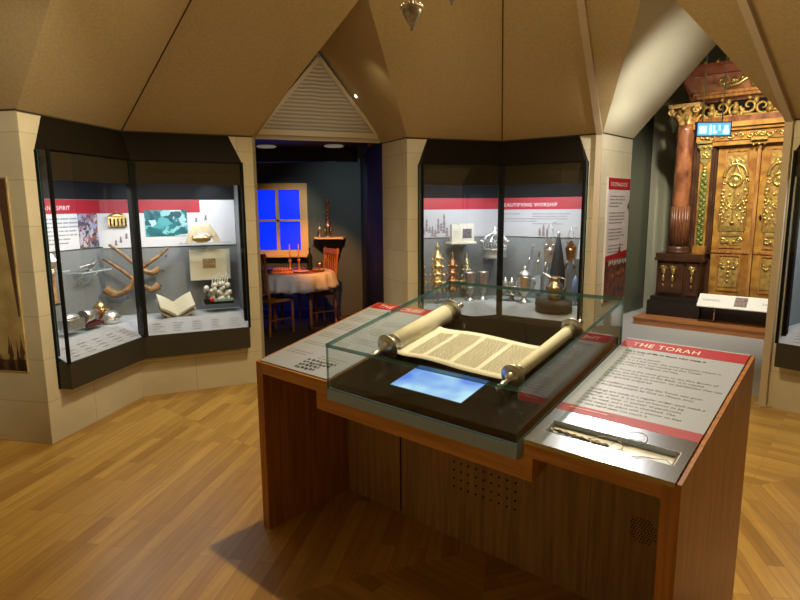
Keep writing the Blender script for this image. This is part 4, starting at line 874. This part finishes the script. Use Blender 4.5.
# left lectern graphics
mb = MB(); mb.M = DT; mb.box(.022, .515, .012, .864, 0, .004); tp = mb.build('text_panel', MATS['lectern_sheet'], desk, True)
mb = MB(); mb.M = DT; mb.box(.022, .515, .785, .864, .0042, .0046); mb.build('red_band', RED, tp, True)
text('THE SCRIBE', .060, DT @ Matrix.Translation((.065, .805, .0052)), LETTER, tp, 'title_lettering', spacing=1.12, sx=.95)
for r, (yy_, n) in enumerate(((.74, 3), (.63, 3), (.53, 4), (.40, 3), (.28, 2), (.17, 2))):
    for cx in ((.05, .29) if r not in (0,) else (.05,)):
        greek('\n'.join(['the letters are made with'[:18+4*((r+i) % 2)] for i in range(n)]), .017, DT @ Matrix.Translation((cx, yy_, .0046)), INKL, tp)
mb = MB(); mb.M = DT; random.seed(5)
for row in range(4):
    x = .25
    while x < .43-.02*row:
        w_ = random.uniform(.010, .028); y = .115-.026*row+random.uniform(-.003, .003)+.05*(x-.25)
        mb.poly([(x, y, .0047), (x+w_, y+.003, .0047), (x+w_*.9, y+.012, .0047), (x+w_*.3, y+.015, .0047)]); 
        if random.random() < .6: mb.poly([(x+w_*.6, y-.006, .0047), (x+w_, y-.004, .0047), (x+w_, y+.010, .0047), (x+w_*.7, y+.01, .0047)])
        x += w_+random.uniform(.002, .007)
mb.build('brushed_letters', mat('black_ink', (.015, .015, .015), .6), tp, True)

# ------------------------------------------------------------------ glass case on the desk
gcase = thing('glass_table_case', 'low sloping glass case on the oak desk holding the open scroll', 'display case', DM @ Matrix.Translation((.53, .01, .80)))
CX0, CX1, CY1 = .527, 1.447, .872
mb = MB(); slab(mb, CX0, CX1, -.004, .862, .7955, .842); mb.M = DM
mb2 = MB(); mb2.M = DM; slab(mb2, CX0, CX1, -.004, .860, .7955, .842); mb2.build('base_trim', TRIM, gcase, True)
mb = MB(); mb.M = DM; slab(mb, CX0+.012, CX1-.012, .010, .852, .8425, .872); mb.build('black_deck', DECK, gcase, True)
def vq(mb, x0, x1, y0, y1, h0, h1):
    """upright glass wall"""
    slab(mb, x0, x1, y0, y1, h0, h1)
def glass_wall(x0, x1, y0, y1):
    mb = MB(); mb.M = DM; v = [(x0, y0, zt(y0, .8425)), (x1, y0, zt(y0, .8425)), (x1, y1, zt(y1, .8425)), (x0, y1, zt(y1, .8425)), (x0, y0, zt(y0, 1.024)), (x1, y0, zt(y0, 1.024)), (x1, y1, zt(y1, 1.024)), (x0, y1, zt(y1, 1.024))]
    fs = [(0, 3, 2, 1), (4, 5, 6, 7), (0, 1, 5, 4), (1, 2, 6, 5), (2, 3, 7, 6), (3, 0, 4, 7)]
    big = (2, 4) if (x1-x0) > (y1-y0) else (3, 5)
    for i, f in enumerate(fs): mb.add(v, [f], False, 0 if i in big else 1)
    mb.build('side_glass', [GLASS, EDGE], gcase, True)
glass_wall(CX0, CX1, -.004, .002); glass_wall(CX0, CX1, .854, .860); glass_wall(CX0, CX0+.006, .0025, .8535); glass_wall(CX1-.006, CX1, .0025, .8535)
mb = MB(); mb.M = DM; y0, y1 = -.006, .862
v = [(CX0, y0, zt(y0, 1.0245)), (CX1, y0, zt(y0, 1.0245)), (CX1, y1, zt(y1, 1.0245)), (CX0, y1, zt(y1, 1.0245)), (CX0, y0, zt(y0, 1.040)), (CX1, y0, zt(y0, 1.040)), (CX1, y1, zt(y1, 1.040)), (CX0, y1, zt(y1, 1.040))]
for i, f in enumerate([(0, 3, 2, 1), (4, 5, 6, 7), (0, 1, 5, 4), (1, 2, 6, 5), (2, 3, 7, 6), (3, 0, 4, 7)]): mb.add(v, [f], False, 0 if i < 2 else 1)
mb.build('top_glass', [TOPGLASS, EDGE], gcase, True)
# screen
m, nt, b = nm('screen_blue'); tc = nt.nodes.new('ShaderNodeTexCoord'); nz = nt.nodes.new('ShaderNodeTexNoise'); nz.inputs['Scale'].default_value = 5; cr = nt.nodes.new('ShaderNodeValToRGB')
nt.links.new(tc.outputs['Object'], nz.inputs[0]); nt.links.new(nz.outputs[0], cr.inputs[0]); cr.color_ramp.elements[0].position = .40; cr.color_ramp.elements[1].position = .62
cr.color_ramp.elements[0].color = (.03, .20, .85, 1); cr.color_ramp.elements[1].color = (.45, .80, 1, 1)
nt.links.new(cr.outputs[0], b.inputs['Emission Color']); b.inputs['Emission Strength'].default_value = .95; b.inputs['Base Color'].default_value = (.02, .05, .1, 1)
DZ = .0022
mb = MB(); mb.M = DT; mb.box(.805, 1.155, .098, .290, .0025, .0045); sc = mb.build('screen', m, gcase, True)
mb = MB(); mb.M = DT; mb.box(.797, 1.163, .090, .298, .0022, .0035); mb.build('screen_surround', BLACK, gcase, True)
text('IN THE BEGINNING', .011, DT @ Matrix.Translation((.99, .103, .0049)), mat('screen_text', (.02, .1, .3), .5), sc, 'screen_lettering') if False else None

# ------------------------------------------------------------------ scroll
scr = thing('torah_scroll', 'open parchment scroll on two rollers with silver discs inside the glass case', 'scroll', DM @ Matrix.Translation((.95, .5, .98)))
def dt(x, y, z): return DT @ Vector((x, y*k_, z))
# sheet: rises gently from the roller to the table and lies in soft waves
v = []; fs = []; nx, ny = 44, 10; xa, xb = .648, 1.262
def sheet_z(u, w_): return .020+.006*math.sin(u*PI*1.4+.5)*math.sin(u*PI)+.016*(1-math.sin(PI*u))**6+.006*(1-w_)*math.sin(u*2.2*PI+1)*math.sin(PI*u)
for i in range(nx+1):
    u = i/nx
    for j in range(ny+1):
        w_ = j/ny; x = xa+(xb-xa)*u; y = .295+.325*w_+.012*math.sin(u*PI*1.3)
        v.append(dt(x, y, sheet_z(u, w_)))
for i in range(nx):
    for j in range(ny): a = i*(ny+1)+j; fs.append((a, a+ny+1, a+ny+2, a+1))
mb = MB(); mb.add(v, fs, True); o = mb.build('parchment_sheet', PARCH, scr, True); sm = o.modifiers.new('s', 'SOLIDIFY'); sm.thickness = .0012
mb = MB(); random.seed(9)
for cidx, (c0, c1) in enumerate(((.70, .775), (.80, .915), (.94, 1.055), (1.08, 1.195), (1.215, 1.25))):
    for r in range(26):
        w0 = .90-.80*r/26; x = c0
        if cidx == 0 and w0 > .86: continue
        while x < c1:
            L_ = min(random.uniform(.006, .02), c1-x); 
            q = []
            for (xx, ww) in ((x, w0), (x+L_, w0), (x+L_, w0-.015), (x, w0-.015)):
                u = (xx-xa)/(xb-xa); q.append(dt(xx, .295+.325*ww+.012*math.sin(u*PI*1.3), sheet_z(u, ww)+.0012))
            mb.poly(q); x += L_+random.uniform(.002, .005)
mb.build('written_columns', mat('scribe_ink', (.40, .35, .26), .7), scr, True)['kind'] = 'stuff'
def roller(xc, zc, y0, y1, rp, rd, lab, hand):
    ax = (dt(xc, y1, zc)-dt(xc, y0, zc)).normalized()
    a, b = dt(xc, y0, zc), dt(xc, y1, zc); L_ = (b-a).length
    mb = MB(); mb.lathe([(rp*.9, 0), (rp, .003), (rp, L_-.003), (rp*.9, L_)], 32, a, ax); mb.build('parchment_roll', PARCHR, scr, True)
    for p, d in ((a, -ax), (b, ax)):
        mb = MB(); mb.lathe([(rp*1.06, 0), (rp*1.06, .005), (rp*.80, .007), (rp*.76, .025), (rp*.78, .045)], 28, p, d); mb.build('silver_collar', mat('collar_silver', (.78, .75, .66), .3, .7) if 'collar_silver' not in MATS else MATS['collar_silver'], scr, True)
        mb = MB(); mb.lathe([(rd*.6, .045), (rd*.97, .046), (rd, .048), (rd, .051), (rd*.96, .053), (rd*.6, .054), (rd*.5, .060), (rd*.5, .066), (rd*.34, .076), (rd*.2, .09)], 36, p, d)
        for k in range(12):
            pass
        disc = mb.build('silver_disc', mat('disc_silver', (.88, .86, .84), .3, .8, noise=.3, nscale=25) if 'disc_silver' not in MATS else MATS['disc_silver'], scr, True)
        mb = MB(); L2 = .05 if d.dot(ax) > 0 else hand
        mb.lathe([(.011, .085), (.010, .09+L2*.3), (.014, .09+L2*.4), (.010, .09+L2*.5), (.009, .09+L2*.8), (.015, .09+L2*.88), (.012, .09+L2), (.003, .09+L2*1.1), (.0005, .09+L2*1.15)], 14, p, d); mb.build('roller_handle', SILVER, scr, True)
roller(.612, .052, .345, .73, .044, .060, 'l', .075)
roller(1.262, .044, .335, .73, .026, .050, 'r', .065)

# ------------------------------------------------------------------ passage and carved ark
AO = frame(3.215, 7.744, -40.46)
K0, K1, K2, K3 = P(2.2, 7.3), P(3.88, 9.0), P(4.63, 9.56), AO @ Vector((3.4, 1.7, 0))
mb = MB(); wallq(mb, K1, K2, 0, 4.2); mb.poly([K2, AO @ Vector((3.6, 1.75, 0)), AO @ Vector((3.6, 1.75, 4.2)), zz(K2, 4.2)]); struct('wall_passage', mb, mat('passage_cream', (.66, .64, .46), .8))
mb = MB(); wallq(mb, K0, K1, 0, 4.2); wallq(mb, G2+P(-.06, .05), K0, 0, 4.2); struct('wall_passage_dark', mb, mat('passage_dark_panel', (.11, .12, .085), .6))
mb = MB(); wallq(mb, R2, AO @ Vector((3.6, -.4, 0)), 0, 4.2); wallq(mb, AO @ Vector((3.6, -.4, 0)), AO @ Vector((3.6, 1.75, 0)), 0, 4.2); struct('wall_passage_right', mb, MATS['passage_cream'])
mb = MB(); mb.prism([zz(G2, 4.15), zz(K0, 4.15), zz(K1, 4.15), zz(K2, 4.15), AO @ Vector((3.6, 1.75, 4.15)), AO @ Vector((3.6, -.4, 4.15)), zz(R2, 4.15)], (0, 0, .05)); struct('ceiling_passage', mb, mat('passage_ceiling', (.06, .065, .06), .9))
mb = MB(); T, To = TT[1]; mb.poly([zz(G2, H), zz(G2, 4.2), zz(R2, 4.2), zz(R2, H), To]); struct('wall_over_arch', mb, PLASTER)
pl_ = thing('wooden_plinth', 'low reddish wooden plinth carrying the carved ark', 'plinth', AO)
PLW = mat('plinth_wood', (.48, .19, .07), .3, noise=.35, nscale=1.5, stretch=(2, 30, 30))
mb = MB(); mb.box(0, 2.7, 0, 1.7, .005, .085); mb.build('platform', PLW, pl_)
mb = MB(); mb.box(-.012, 2.712, -.012, 1.7, .0855, .10); mb.build('edge_board', PLW, pl_)
ARKW = mat('ark_wood', (.46, .22, .07), .35, noise=.45, nscale=1.4, bump=.1, stretch=(20, 20, 3), col2=(.24, .10, .03))
ARKG = mat('ark_gilt_wood', (.48, .26, .05), .4, .15, noise=.5, nscale=7, bump=.3, col2=(.25, .10, .02))
ARKD = mat('ark_dark_wood', (.085, .035, .018), .35, noise=.5, nscale=6, bump=.2)
MARB = mat('red_marbling', (.30, .115, .05), .3, noise=.6, nscale=9, bump=.05, stretch=(1, 1, .6), col2=(.10, .03, .015))
GILT = mat('bright_gilding', (.82, .62, .22), .32, .85, noise=.3, nscale=40, bump=.3)
GREENG = mat('green_garland', (.24, .27, .07), .4, .3, noise=.6, nscale=40, bump=.3)
ark = thing('carved_ark', 'tall carved and gilded wooden ark cupboard standing in the passage', 'cupboard', AO @ Matrix.Translation((.08, .40, .1005)))
class AMB(MB):
    def __init__(s): super().__init__(); s.M = AO.copy()
def spiral(mb, cx, y, cz, r, t=.012, sg=1, turns=1.5, a0=0, n=18):
    pts = []; rs = []
    for k in range(n+1):
        q = k/n; a = a0+sg*q*turns*2*PI; rr = r*(1-.85*q); pts.append((cx+rr*math.cos(a), y-.006*q, cz+rr*math.sin(a))); rs.append(t*(1-.5*q))
    mb.tube(pts, t, 6, rs)
def scrollwork(mb, x0, x1, y, z, h, n, t=.012):
    dx = (x1-x0)/n
    for k in range(n):
        cx = x0+dx*(k+.5); s = 1 if k % 2 else -1
        spiral(mb, cx, y, z+s*h*.05, h*.38, t, s, 1.3, PI if k % 2 else 0)
        mb.ball((cx-dx*.5, y, z-s*h*.3), h*.12, 8, 1.5); mb.ball((cx, y, z+s*h*.42), h*.10, 8)
CXA = 1.22      # axis of symmetry between the doors
for sg in (-1, 1):
    def X(x): return x if sg < 0 else 2*CXA-x
    def bx(mb, x0, x1, *r): a, b = sorted((X(x0), X(x1))); mb.box(a, b, *r)
    # pedestal
    mb = AMB(); bx(mb, .06, .74, .34, 1.1, .1005, .30); bx(mb, .09, .72, .38, 1.1, .30, .36); mb.build('dark_base', mat('base_black_wood', (.018, .014, .012), .35) if sg < 0 else MATS['base_black_wood'], ark, True)
    mb = AMB(); bx(mb, .14, .68, .44, 1.05, .36, .86); bx(mb, .11, .71, .40, 1.05, .86, .90); bx(mb, .12, .70, .42, 1.05, .90, .96); bx(mb, .18, .49, .41, .44, .42, .82); bx(mb, .53, .67, .42, .44, .40, .84); pd = mb.build('pedestal', ARKD, ark, True)
    mb = AMB()
    for cx in (.24, .36, .60):
        mb.ball((X(cx), .405, .72), .03, 8, 1.5, 1, .5); mb.ball((X(cx), .40, .62), .02, 8, 2.2, 1, .5); spiral(mb, X(cx-.02), .40, .77, .025, .008); spiral(mb, X(cx+.02), .40, .77, .025, .008, -1); mb.ball((X(cx), .405, .52), .012, 8, 2)
    mb.build('gilt_carving', GILT, pd, True)
    # column
    mb = AMB(); n = 28; prof = []
    for k in range(25): z = 1.06+(2.66-1.06)*k/24; prof.append((.116-.014*(k/24)**1.5, z))
    mb.lathe(prof, 28, (X(.36), .58, 0)); col = mb.build('marbled_column', MARB, ark, True)
    mb = AMB(); mb.lathe([(.15, .96), (.15, .985), (.135, 1.0), (.145, 1.02), (.13, 1.04), (.124, 1.06)], 28, (X(.36), .58, 0)); mb.build('column_base', ARKD, col, True)
    mb = AMB(); [mb.cyl((X(.36)+.108*math.cos(q*PI/9), .58+.108*math.sin(q*PI/9), 1.06), (X(.36)+.108*math.cos(q*PI/9), .58+.108*math.sin(q*PI/9), 1.60), .02, 8, .017) for q in range(18)]; mb.build('fluting', mat('dark_fluting', (.17, .06, .025), .35, noise=.5, nscale=8) if 'dark_fluting' not in MATS else MATS['dark_fluting'], col, True)
    mb = AMB(); mb.lathe([(.095, 2.66), (.11, 2.67), (.10, 2.69), (.11, 2.75), (.15, 2.86), (.17, 2.88)], 20, (X(.36), .58, 0)); bx(mb, .17, .55, .40, .77, 2.88, 2.93)
    for k in range(8):
        a = k*PI/4+.2; mb.tube([(X(.36)+.10*math.cos(a), .58+.10*math.sin(a), 2.68), (X(.36)+.13*math.cos(a), .58+.13*math.sin(a), 2.76), (X(.36)+.17*math.cos(a), .58+.17*math.sin(a), 2.80)], .022, 6, [.02, .028, .018])
    for sx in (-1, 1): spiral(mb, X(.36)+.15*sx, .42, 2.84, .05, .018, sx); mb.ball((X(.36)+.15*sx, .42, 2.84), .02, 8)
    mb.ball((X(.36), .40, 2.87), .03, 8); mb.build('capital', mat('capital_gilding', (.66, .42, .14), .4, .3, noise=.6, nscale=25, bump=.6, col2=(.22, .11, .03)) if 'capital_gilding' not in MATS else MATS['capital_gilding'], col, True)
    # body side and pilaster
    mb = AMB(); bx(mb, .45, .74, .70, 1.1, .96, 2.62); bx(mb, .50, .72, .66, .70, .96, 2.45); mb.build('side_body', ARKD, ark, True)  # dark colour paints the shade in the gap between column and pilaster
    mb = AMB(); bx(mb, .53, .69, .62, .66, .96, 1.06); bx(mb, .545, .675, .64, .66, 1.06, 2.28); pil = mb.build('pilaster', ARKG, ark, True)
    mb = AMB()
    for k in range(22): z = 1.10+.9*k/22; mb.ball((X(.61)+.018*(-1)**k, .63, z), .02, 6, 1, 1.2, .6); mb.ball((X(.61)-.018*(-1)**k, .625, z+.02), .012, 6)
    bx(mb, .565, .655, .632, .64, 1.08, 2.06); mb.build('green_garland', GREENG, pil, True)
    mb = AMB(); bx(mb, .52, .70, .60, .66, 2.37, 2.40); bx(mb, .53, .69, .61, .66, 2.34, 2.37); mb.prism([(X(.54), .62, 2.34), (X(.68), .62, 2.34), (X(.67), .62, 2.20), (X(.61), .62, 2.12), (X(.55), .62, 2.20)], (0, .03, 0)); spiral(mb, X(.58), .61, 2.26, .03, .01); spiral(mb, X(.64), .61, 2.26, .03, .01, -1); mb.ball((X(.61), .61, 2.30), .02, 8)
    for k in range(4): mb.ball((X(.61), .625, 2.10-.045*k), .022-.003*k, 8, 1.2, 1.2, .6)
    mb.build('pilaster_capital', GILT, pil, True)
    # door
    dr = AMB(); bx(dr, .75, 1.195, .70, .74, .40, 2.38); dr = dr.build('door', ARKG, ark, True)
    mb = AMB(); a0, a1 = .75, 1.195
    for (z0, z1) in ((1.06, 2.30), (.48, .94)):
        bx(mb, a0+.09, a1-.09, .688, .70, z1, z1+.015); bx(mb, a0+.09, a1-.09, .688, .70, z0-.015, z0); bx(mb, a0+.09, a0+.105, .688, .70, z0, z1); bx(mb, a1-.105, a1-.09, .688, .70, z0, z1)
    bx(mb, a0, a1, .685, .70, .98, 1.01); mb.build('panel_moulding', ARKW, dr, True)
    cx = X(.972); mb = AMB(); y = .69
    arch = [(cx+.13*math.cos(a), y, 1.98+.16*math.sin(a)) for a in [PI*k/14 for k in range(15)]]; mb.tube(arch, .022, 6)
    mb.ball((cx, y, 2.17), .03, 8, 1.2, 1, .6); spiral(mb, cx-.05, y, 2.16, .03, .008, -1); spiral(mb, cx+.05, y, 2.16, .03, .008)
    mb.tube([(cx+.075*math.cos(a), y, 1.93+.075*math.sin(a)) for a in [2*PI*k/16 for k in range(17)]], .020, 6); mb.ball((cx, y+.005, 1.93), .05, 10, 1, 1, .4)
    mb.tube([(cx-.06, y, 2.0), (cx-.02, y, 2.10), (cx, y, 2.13), (cx+.02, y, 2.10), (cx+.06, y, 2.0)], .014, 6)
    for s2 in (-1, 1):
        spiral(mb, cx+s2*.12, y, 1.92, .035, .010, s2); mb.tube([(cx+s2*.14, y, 1.88), (cx+s2*.15, y, 1.80), (cx+s2*.13, y, 1.72)], .012, 6)
        for k in range(9): mb.ball((cx+s2*(.125+.015*(k % 2)), y, 1.80-.045*k), .024-.001*k, 6, 1, 1, .6); mb.ball((cx+s2*(.05+.03*(k % 3)), y, 1.74-.045*k), .016, 6, 1.3, 1, .5)
        mb.tube([(cx, y, 1.60), (cx+s2*.05, y, 1.63), (cx+s2*.085, y, 1.72)], .009, 6); mb.tube([(cx, y, 1.56), (cx+s2*.07, y, 1.60), (cx+s2*.12, y, 1.70)], .009, 6)
        mb.tube([(cx+s2*.15, y, 1.30), (cx+s2*.15, y, 1.58)], .012, 6)
        spiral(mb, cx+s2*.09, y, 1.15, .04, .012, s2); mb.ball((cx+s2*.04, y, 1.13), .022, 8); mb.ball((cx+s2*.06, y, .78), .02, 8, 1, 1.6, .6); spiral(mb, cx+s2*.09, y, .82, .03, .010, s2)
    mb.tube([(cx, y, 1.40), (cx, y, 1.82)], .010, 6); mb.ball((cx, y, 1.38), .03, 8, .7); mb.ball((cx, y, 1.86), .03, 8)
    for k in range(5): mb.ball((cx, y, .84-.06*k), .026-.003*k, 8, 1.3, 1, .6)
    x0_, x1_ = cx-.15, cx+.15; mb.box(x0_, x1_, .685, .70, 1.27, 1.30); mb.box(x0_+.03, x1_-.03, .683, .70, 1.30, 1.34); mb.box(cx-.10, cx+.10, .683, .70, 1.20, 1.23)
    mb.build('relief', GILT, dr, True)
    mb = AMB(); bx(mb, .86, 1.085, .693, .6995, 1.09, 2.27); bx(mb, .86, 1.085, .693, .6995, .52, .91); mb.build('inset_panel', mat('inset_gilding', (.52, .36, .10), .4, .3, noise=.6, nscale=22, bump=.6, col2=(.26, .15, .05)) if 'inset_gilding' not in MATS else MATS['inset_gilding'], dr, True)
    if sg > 0: mb = AMB(); mb.ball((X(1.15), .69, 1.45), .018, 8, 2.2, .7, .4); mb.build('keyhole_plate', BLACK, dr, True)
mb = AMB(); mb.box(1.200, 1.24, .67, .72, .40, 2.36); mb.build('meeting_stile', ARKW, ark, True)
mb = AMB(); mb.box(.46, 2.10, .76, 1.1, .36, 2.65); mb.build('cabinet_body', ARKD, ark, True)
mb = AMB(); mb.box(.745, 1.815, .42, 1.1, .1005, .36); mb.box(.745, 1.815, .64, 1.1, .36, .40); mb.build('threshold', MATS['base_black_wood'], ark, True)
mb = AMB(); mb.box(.50, 2.06, .62, .76, 2.38, 2.44); mb.box(.48, 2.08, .56, .76, 2.56, 2.60); mb.box(.46, 2.10, .52, .80, 2.60, 2.66); mb.box(.49, 2.07, .60, .76, 2.44, 2.56); en = mb.build('entablature', ARKG, ark, True)
mb = AMB()
for k in range(14): x = .58+.108*k; spiral(mb, x, .59, 2.49, .035, .012, 1 if k % 2 else -1, 1.0, PI); mb.ball((x+.05, .595, 2.51), .016, 6)
for cx in (.60, 1.22, 1.84): mb.box(cx-.09, cx+.09, .57, .60, 2.42, 2.45); [mb.ball((cx+q, .60, 2.37), .02, 8, .8) for q in (-.06, 0, .06)]; spiral(mb, cx-.03, .58, 2.5, .03, .01); spiral(mb, cx+.03, .58, 2.5, .03, .01, -1)
mb.build('gilt_frieze', GILT, en, True)
mb = AMB(); mb.box(.40, 2.16, .62, 1.1, 2.66, 2.74); mb.box(.46, 2.10, .80, 1.1, 2.74, 3.0); mb.build('upper_frieze', MARB, ark, True)
mb = AMB(); mb.box(.50, 2.06, .775, .80, 2.78, 2.96); mb.build('frieze_backing', BLACK, ark, True)
mb = AMB(); scrollwork(mb, .50, 2.06, .74, 2.86, .26, 10, .022); mb.tube([(.5, .74, 2.76), (2.06, .74, 2.76)], .018, 6)
for cx in (.62, .90, 1.28, 1.66, 1.94): mb.ball((cx, .72, 2.88), .035, 8, 1.6); mb.ball((cx, .71, 2.80), .045, 8, .8)
mb.build('openwork_scrolls', MATS['inset_gilding'], ark, True)
mb = AMB(); mb.box(.44, 2.12, .66, 1.1, 3.0, 3.04); mb.box(.40, 2.16, .62, 1.1, 3.04, 3.075); mb.build('middle_cornice', ARKW, ark, True)
mb = AMB(); mb.prism([(.40, .70, 3.075), (2.16, .70, 3.075), (2.12, .70, 3.30), (.44, .70, 3.30)], (0, .4, 0)); mb.build('marbled_attic', mat('attic_marbling', (.42, .20, .11), .35, noise=.5, nscale=8, col2=(.20, .07, .03)), ark, True)
mb = AMB(); mb.prism([(.40, .60, 3.30), (2.16, .60, 3.30), (2.24, .56, 3.38), (.32, .56, 3.38)], (0, .5, 0)); mb.box(.29, 2.27, .53, 1.1, 3.38, 3.42)
mb.prism([(.36, .70, 3.0), (.42, .70, 3.0), (.46, .70, 3.39), (.22, .62, 3.39), (.26, .66, 3.25)], (0, .42, 0)); tcn = mb.build('top_cornice', mat('dark_red_wood', (.26, .07, .035), .35, noise=.4, nscale=6), ark, True)
mb = AMB(); [mb.ball((.40+.147*k, .52, 3.43), .022, 8) for k in range(13)]; mb.build('gilt_beads', GILT, tcn, True)
mb = AMB(); mb.tube([(.72, .68, 3.17), (.80, .67, 3.13), (.92, .67, 3.15), (1.03, .67, 3.22), (1.12, .67, 3.30), (1.22, .67, 3.27)], .03, 8, [.015, .03, .03, .035, .03, .015]); spiral(mb, .74, .67, 3.19, .05, .018); spiral(mb, 1.12, .67, 3.16, .07, .022, -1); spiral(mb, 1.24, .67, 3.22, .06, .02)
[spiral(mb, q, .67, 3.19, .045, .016, 1 if k % 2 else -1) for k, q in enumerate((.88, .98, 1.34, 1.45, 1.6))]
mb.tube([(2*CXA-x, y_, z_) for x, y_, z_ in ((.72, .68, 3.17), (.80, .67, 3.13), (.92, .67, 3.15), (1.03, .67, 3.22), (1.12, .67, 3.30))], .028, 8); mb.ball((1.28, .67, 3.15), .06, 10); mb.build('attic_carving', GILT, ark, True)
# information stand
ist = thing('information_stand', 'slim white sloping reading panel on a post before the ark', 'stand', AO @ Matrix.Translation((.94, .22, .1005)))
mb = MB(); mb.M = AO; mb.cyl((.94, .24, .1005), (.94, .24, .36), .014, 12); mb.cyl((1.95, .24, .1005), (1.95, .24, .36), .014, 12); mb.build('post', STEEL, ist, True)
mb = MB(); mb.M = AO; mb.prism([(.745, .14, .318), (.745, .30, .462), (.745, .312, .452), (.745, .152, .306)], (1.42, 0, 0)); mb.build('reading_panel', mat('stand_white', (.80, .82, .84), .4), ist, True)
TI = AO @ Matrix.Translation((.745, .14, .3185)) @ Matrix.Rotation(math.atan2(.144, .16), 4, 'X')
mb = MB(); mb.M = TI; mb.box(.42, .56, .04, .19, .0, .002); mb.build('small_photograph', mat('small_photo', (.30, .22, .20), .5, noise=.6, nscale=30), ist, True)
greek('The carved ark was made for a\nsynagogue and is richly gilded', .014, TI @ Matrix.Translation((.05, .12, .001)), INKL, ist); greek('The doors open to show the\nplace where scrolls are kept', .014, TI @ Matrix.Translation((.72, .12, .001)), INKL, ist)

# hanging illuminated exit sign
ES = frame(2.77, 5.50, -2)
es = thing('hanging_exit_sign', 'blue and white illuminated exit sign hanging on two thin rods', 'sign', ES @ Matrix.Translation((0, 0, 2.24)))
mb = MB(); mb.M = ES; mb.box(-.003, .318, 0, .03, 2.24, 2.372); mb.build('sign_box', mat('sign_frame', (.10, .14, .40), .4), es, True)
mb = MB(); mb.M = ES; mb.box(.008, .307, -.004, -.0005, 2.25, 2.362); sf = mb.build('lit_face', mat('sign_blue', (.2, .6, .85), .5, emit=(.16, .58, .90), es=.95), es, True)
mb = MB(); mb.M = ES; y0, y1 = -.008, -.0045
mb.box(.022, .09, y0, y1, 2.268, 2.335); mb.box(.115, .135, y0, y1, 2.258, 2.345); mb.prism([(.15, y0, 2.268), (.15, y0, 2.29), (.185, y0, 2.29), (.185, y0, 2.268)], (0, .003, 0)); mb.box(.15, .165, y0, y1, 2.268, 2.34); mb.ball((.205, -.006, 2.335), .010, 8, 1, 1, .3)
mb.box(.20, .215, y0, y1, 2.29, 2.325); mb.box(.24, .295, y0, y1, 2.262, 2.30); mb.box(.25, .285, y0, y1, 2.30, 2.34); mb.build('pictogram', mat('sign_white', (.8, .95, 1), .5, emit=(.75, 1, 1), es=1.1), es, True)
mb = MB(); mb.M = ES; [mb.cyl((x, .015, 2.372), (x, .015, 4.15 if False else 4.14), .006, 8) for x in (.055, .235)]; mb.build('hanging_rod', mat('rod_grey', (.55, .55, .53), .4), es, True)

# hanging silver lamps
def hanging_lamp(x, y, z, s, lab):
    t = thing('hanging_lamp', lab, 'lamp', Matrix.Translation((x, y, z)), 'silver lamps hanging from the tent ceiling')
    mb = MB(); mb.lathe([(.001, -.070*s), (.007*s, -.064*s), (.004*s, -.055*s), (.012*s, -.048*s), (.022*s, -.030*s), (.034*s, -.008*s), (.040*s, .012*s), (.040*s, .02*s), (.048*s, .022*s), (.048*s, .027*s), (.02*s, .03*s), (.008*s, .045*s), (.008*s, .06*s), (.02*s, .075*s), (.012*s, .09*s)], 20); mb.build('lamp_bowl', SILVERD, t)
    mb = MB(); [mb.ball((.043*s*math.cos(k*PI/5), .043*s*math.sin(k*PI/5), .032*s), .005*s, 6) for k in range(10)]; mb.build('rim_beads', SILVERD, t)
    zc = APEX.z-math.hypot(x-C0.x, y-C0.y)*.75-z; mb = MB(); L_ = zc; k = 0; q = .09*s
    while q < L_-.02:
        for sd in (0, 1): pass
        mb.lathe([(.0035, 0), (.006, .012), (.0035, .024)], 8, (0, 0, q)); q += .022
    mb.build('chain', SILVERD, t)
hanging_lamp(.058, 2.56, 2.405, 1.0, 'larger silver hanging lamp bowl at the top of the picture')
hanging_lamp(.232, 2.62, 2.51, .8, 'second silver hanging lamp, only its tip showing at the top edge')
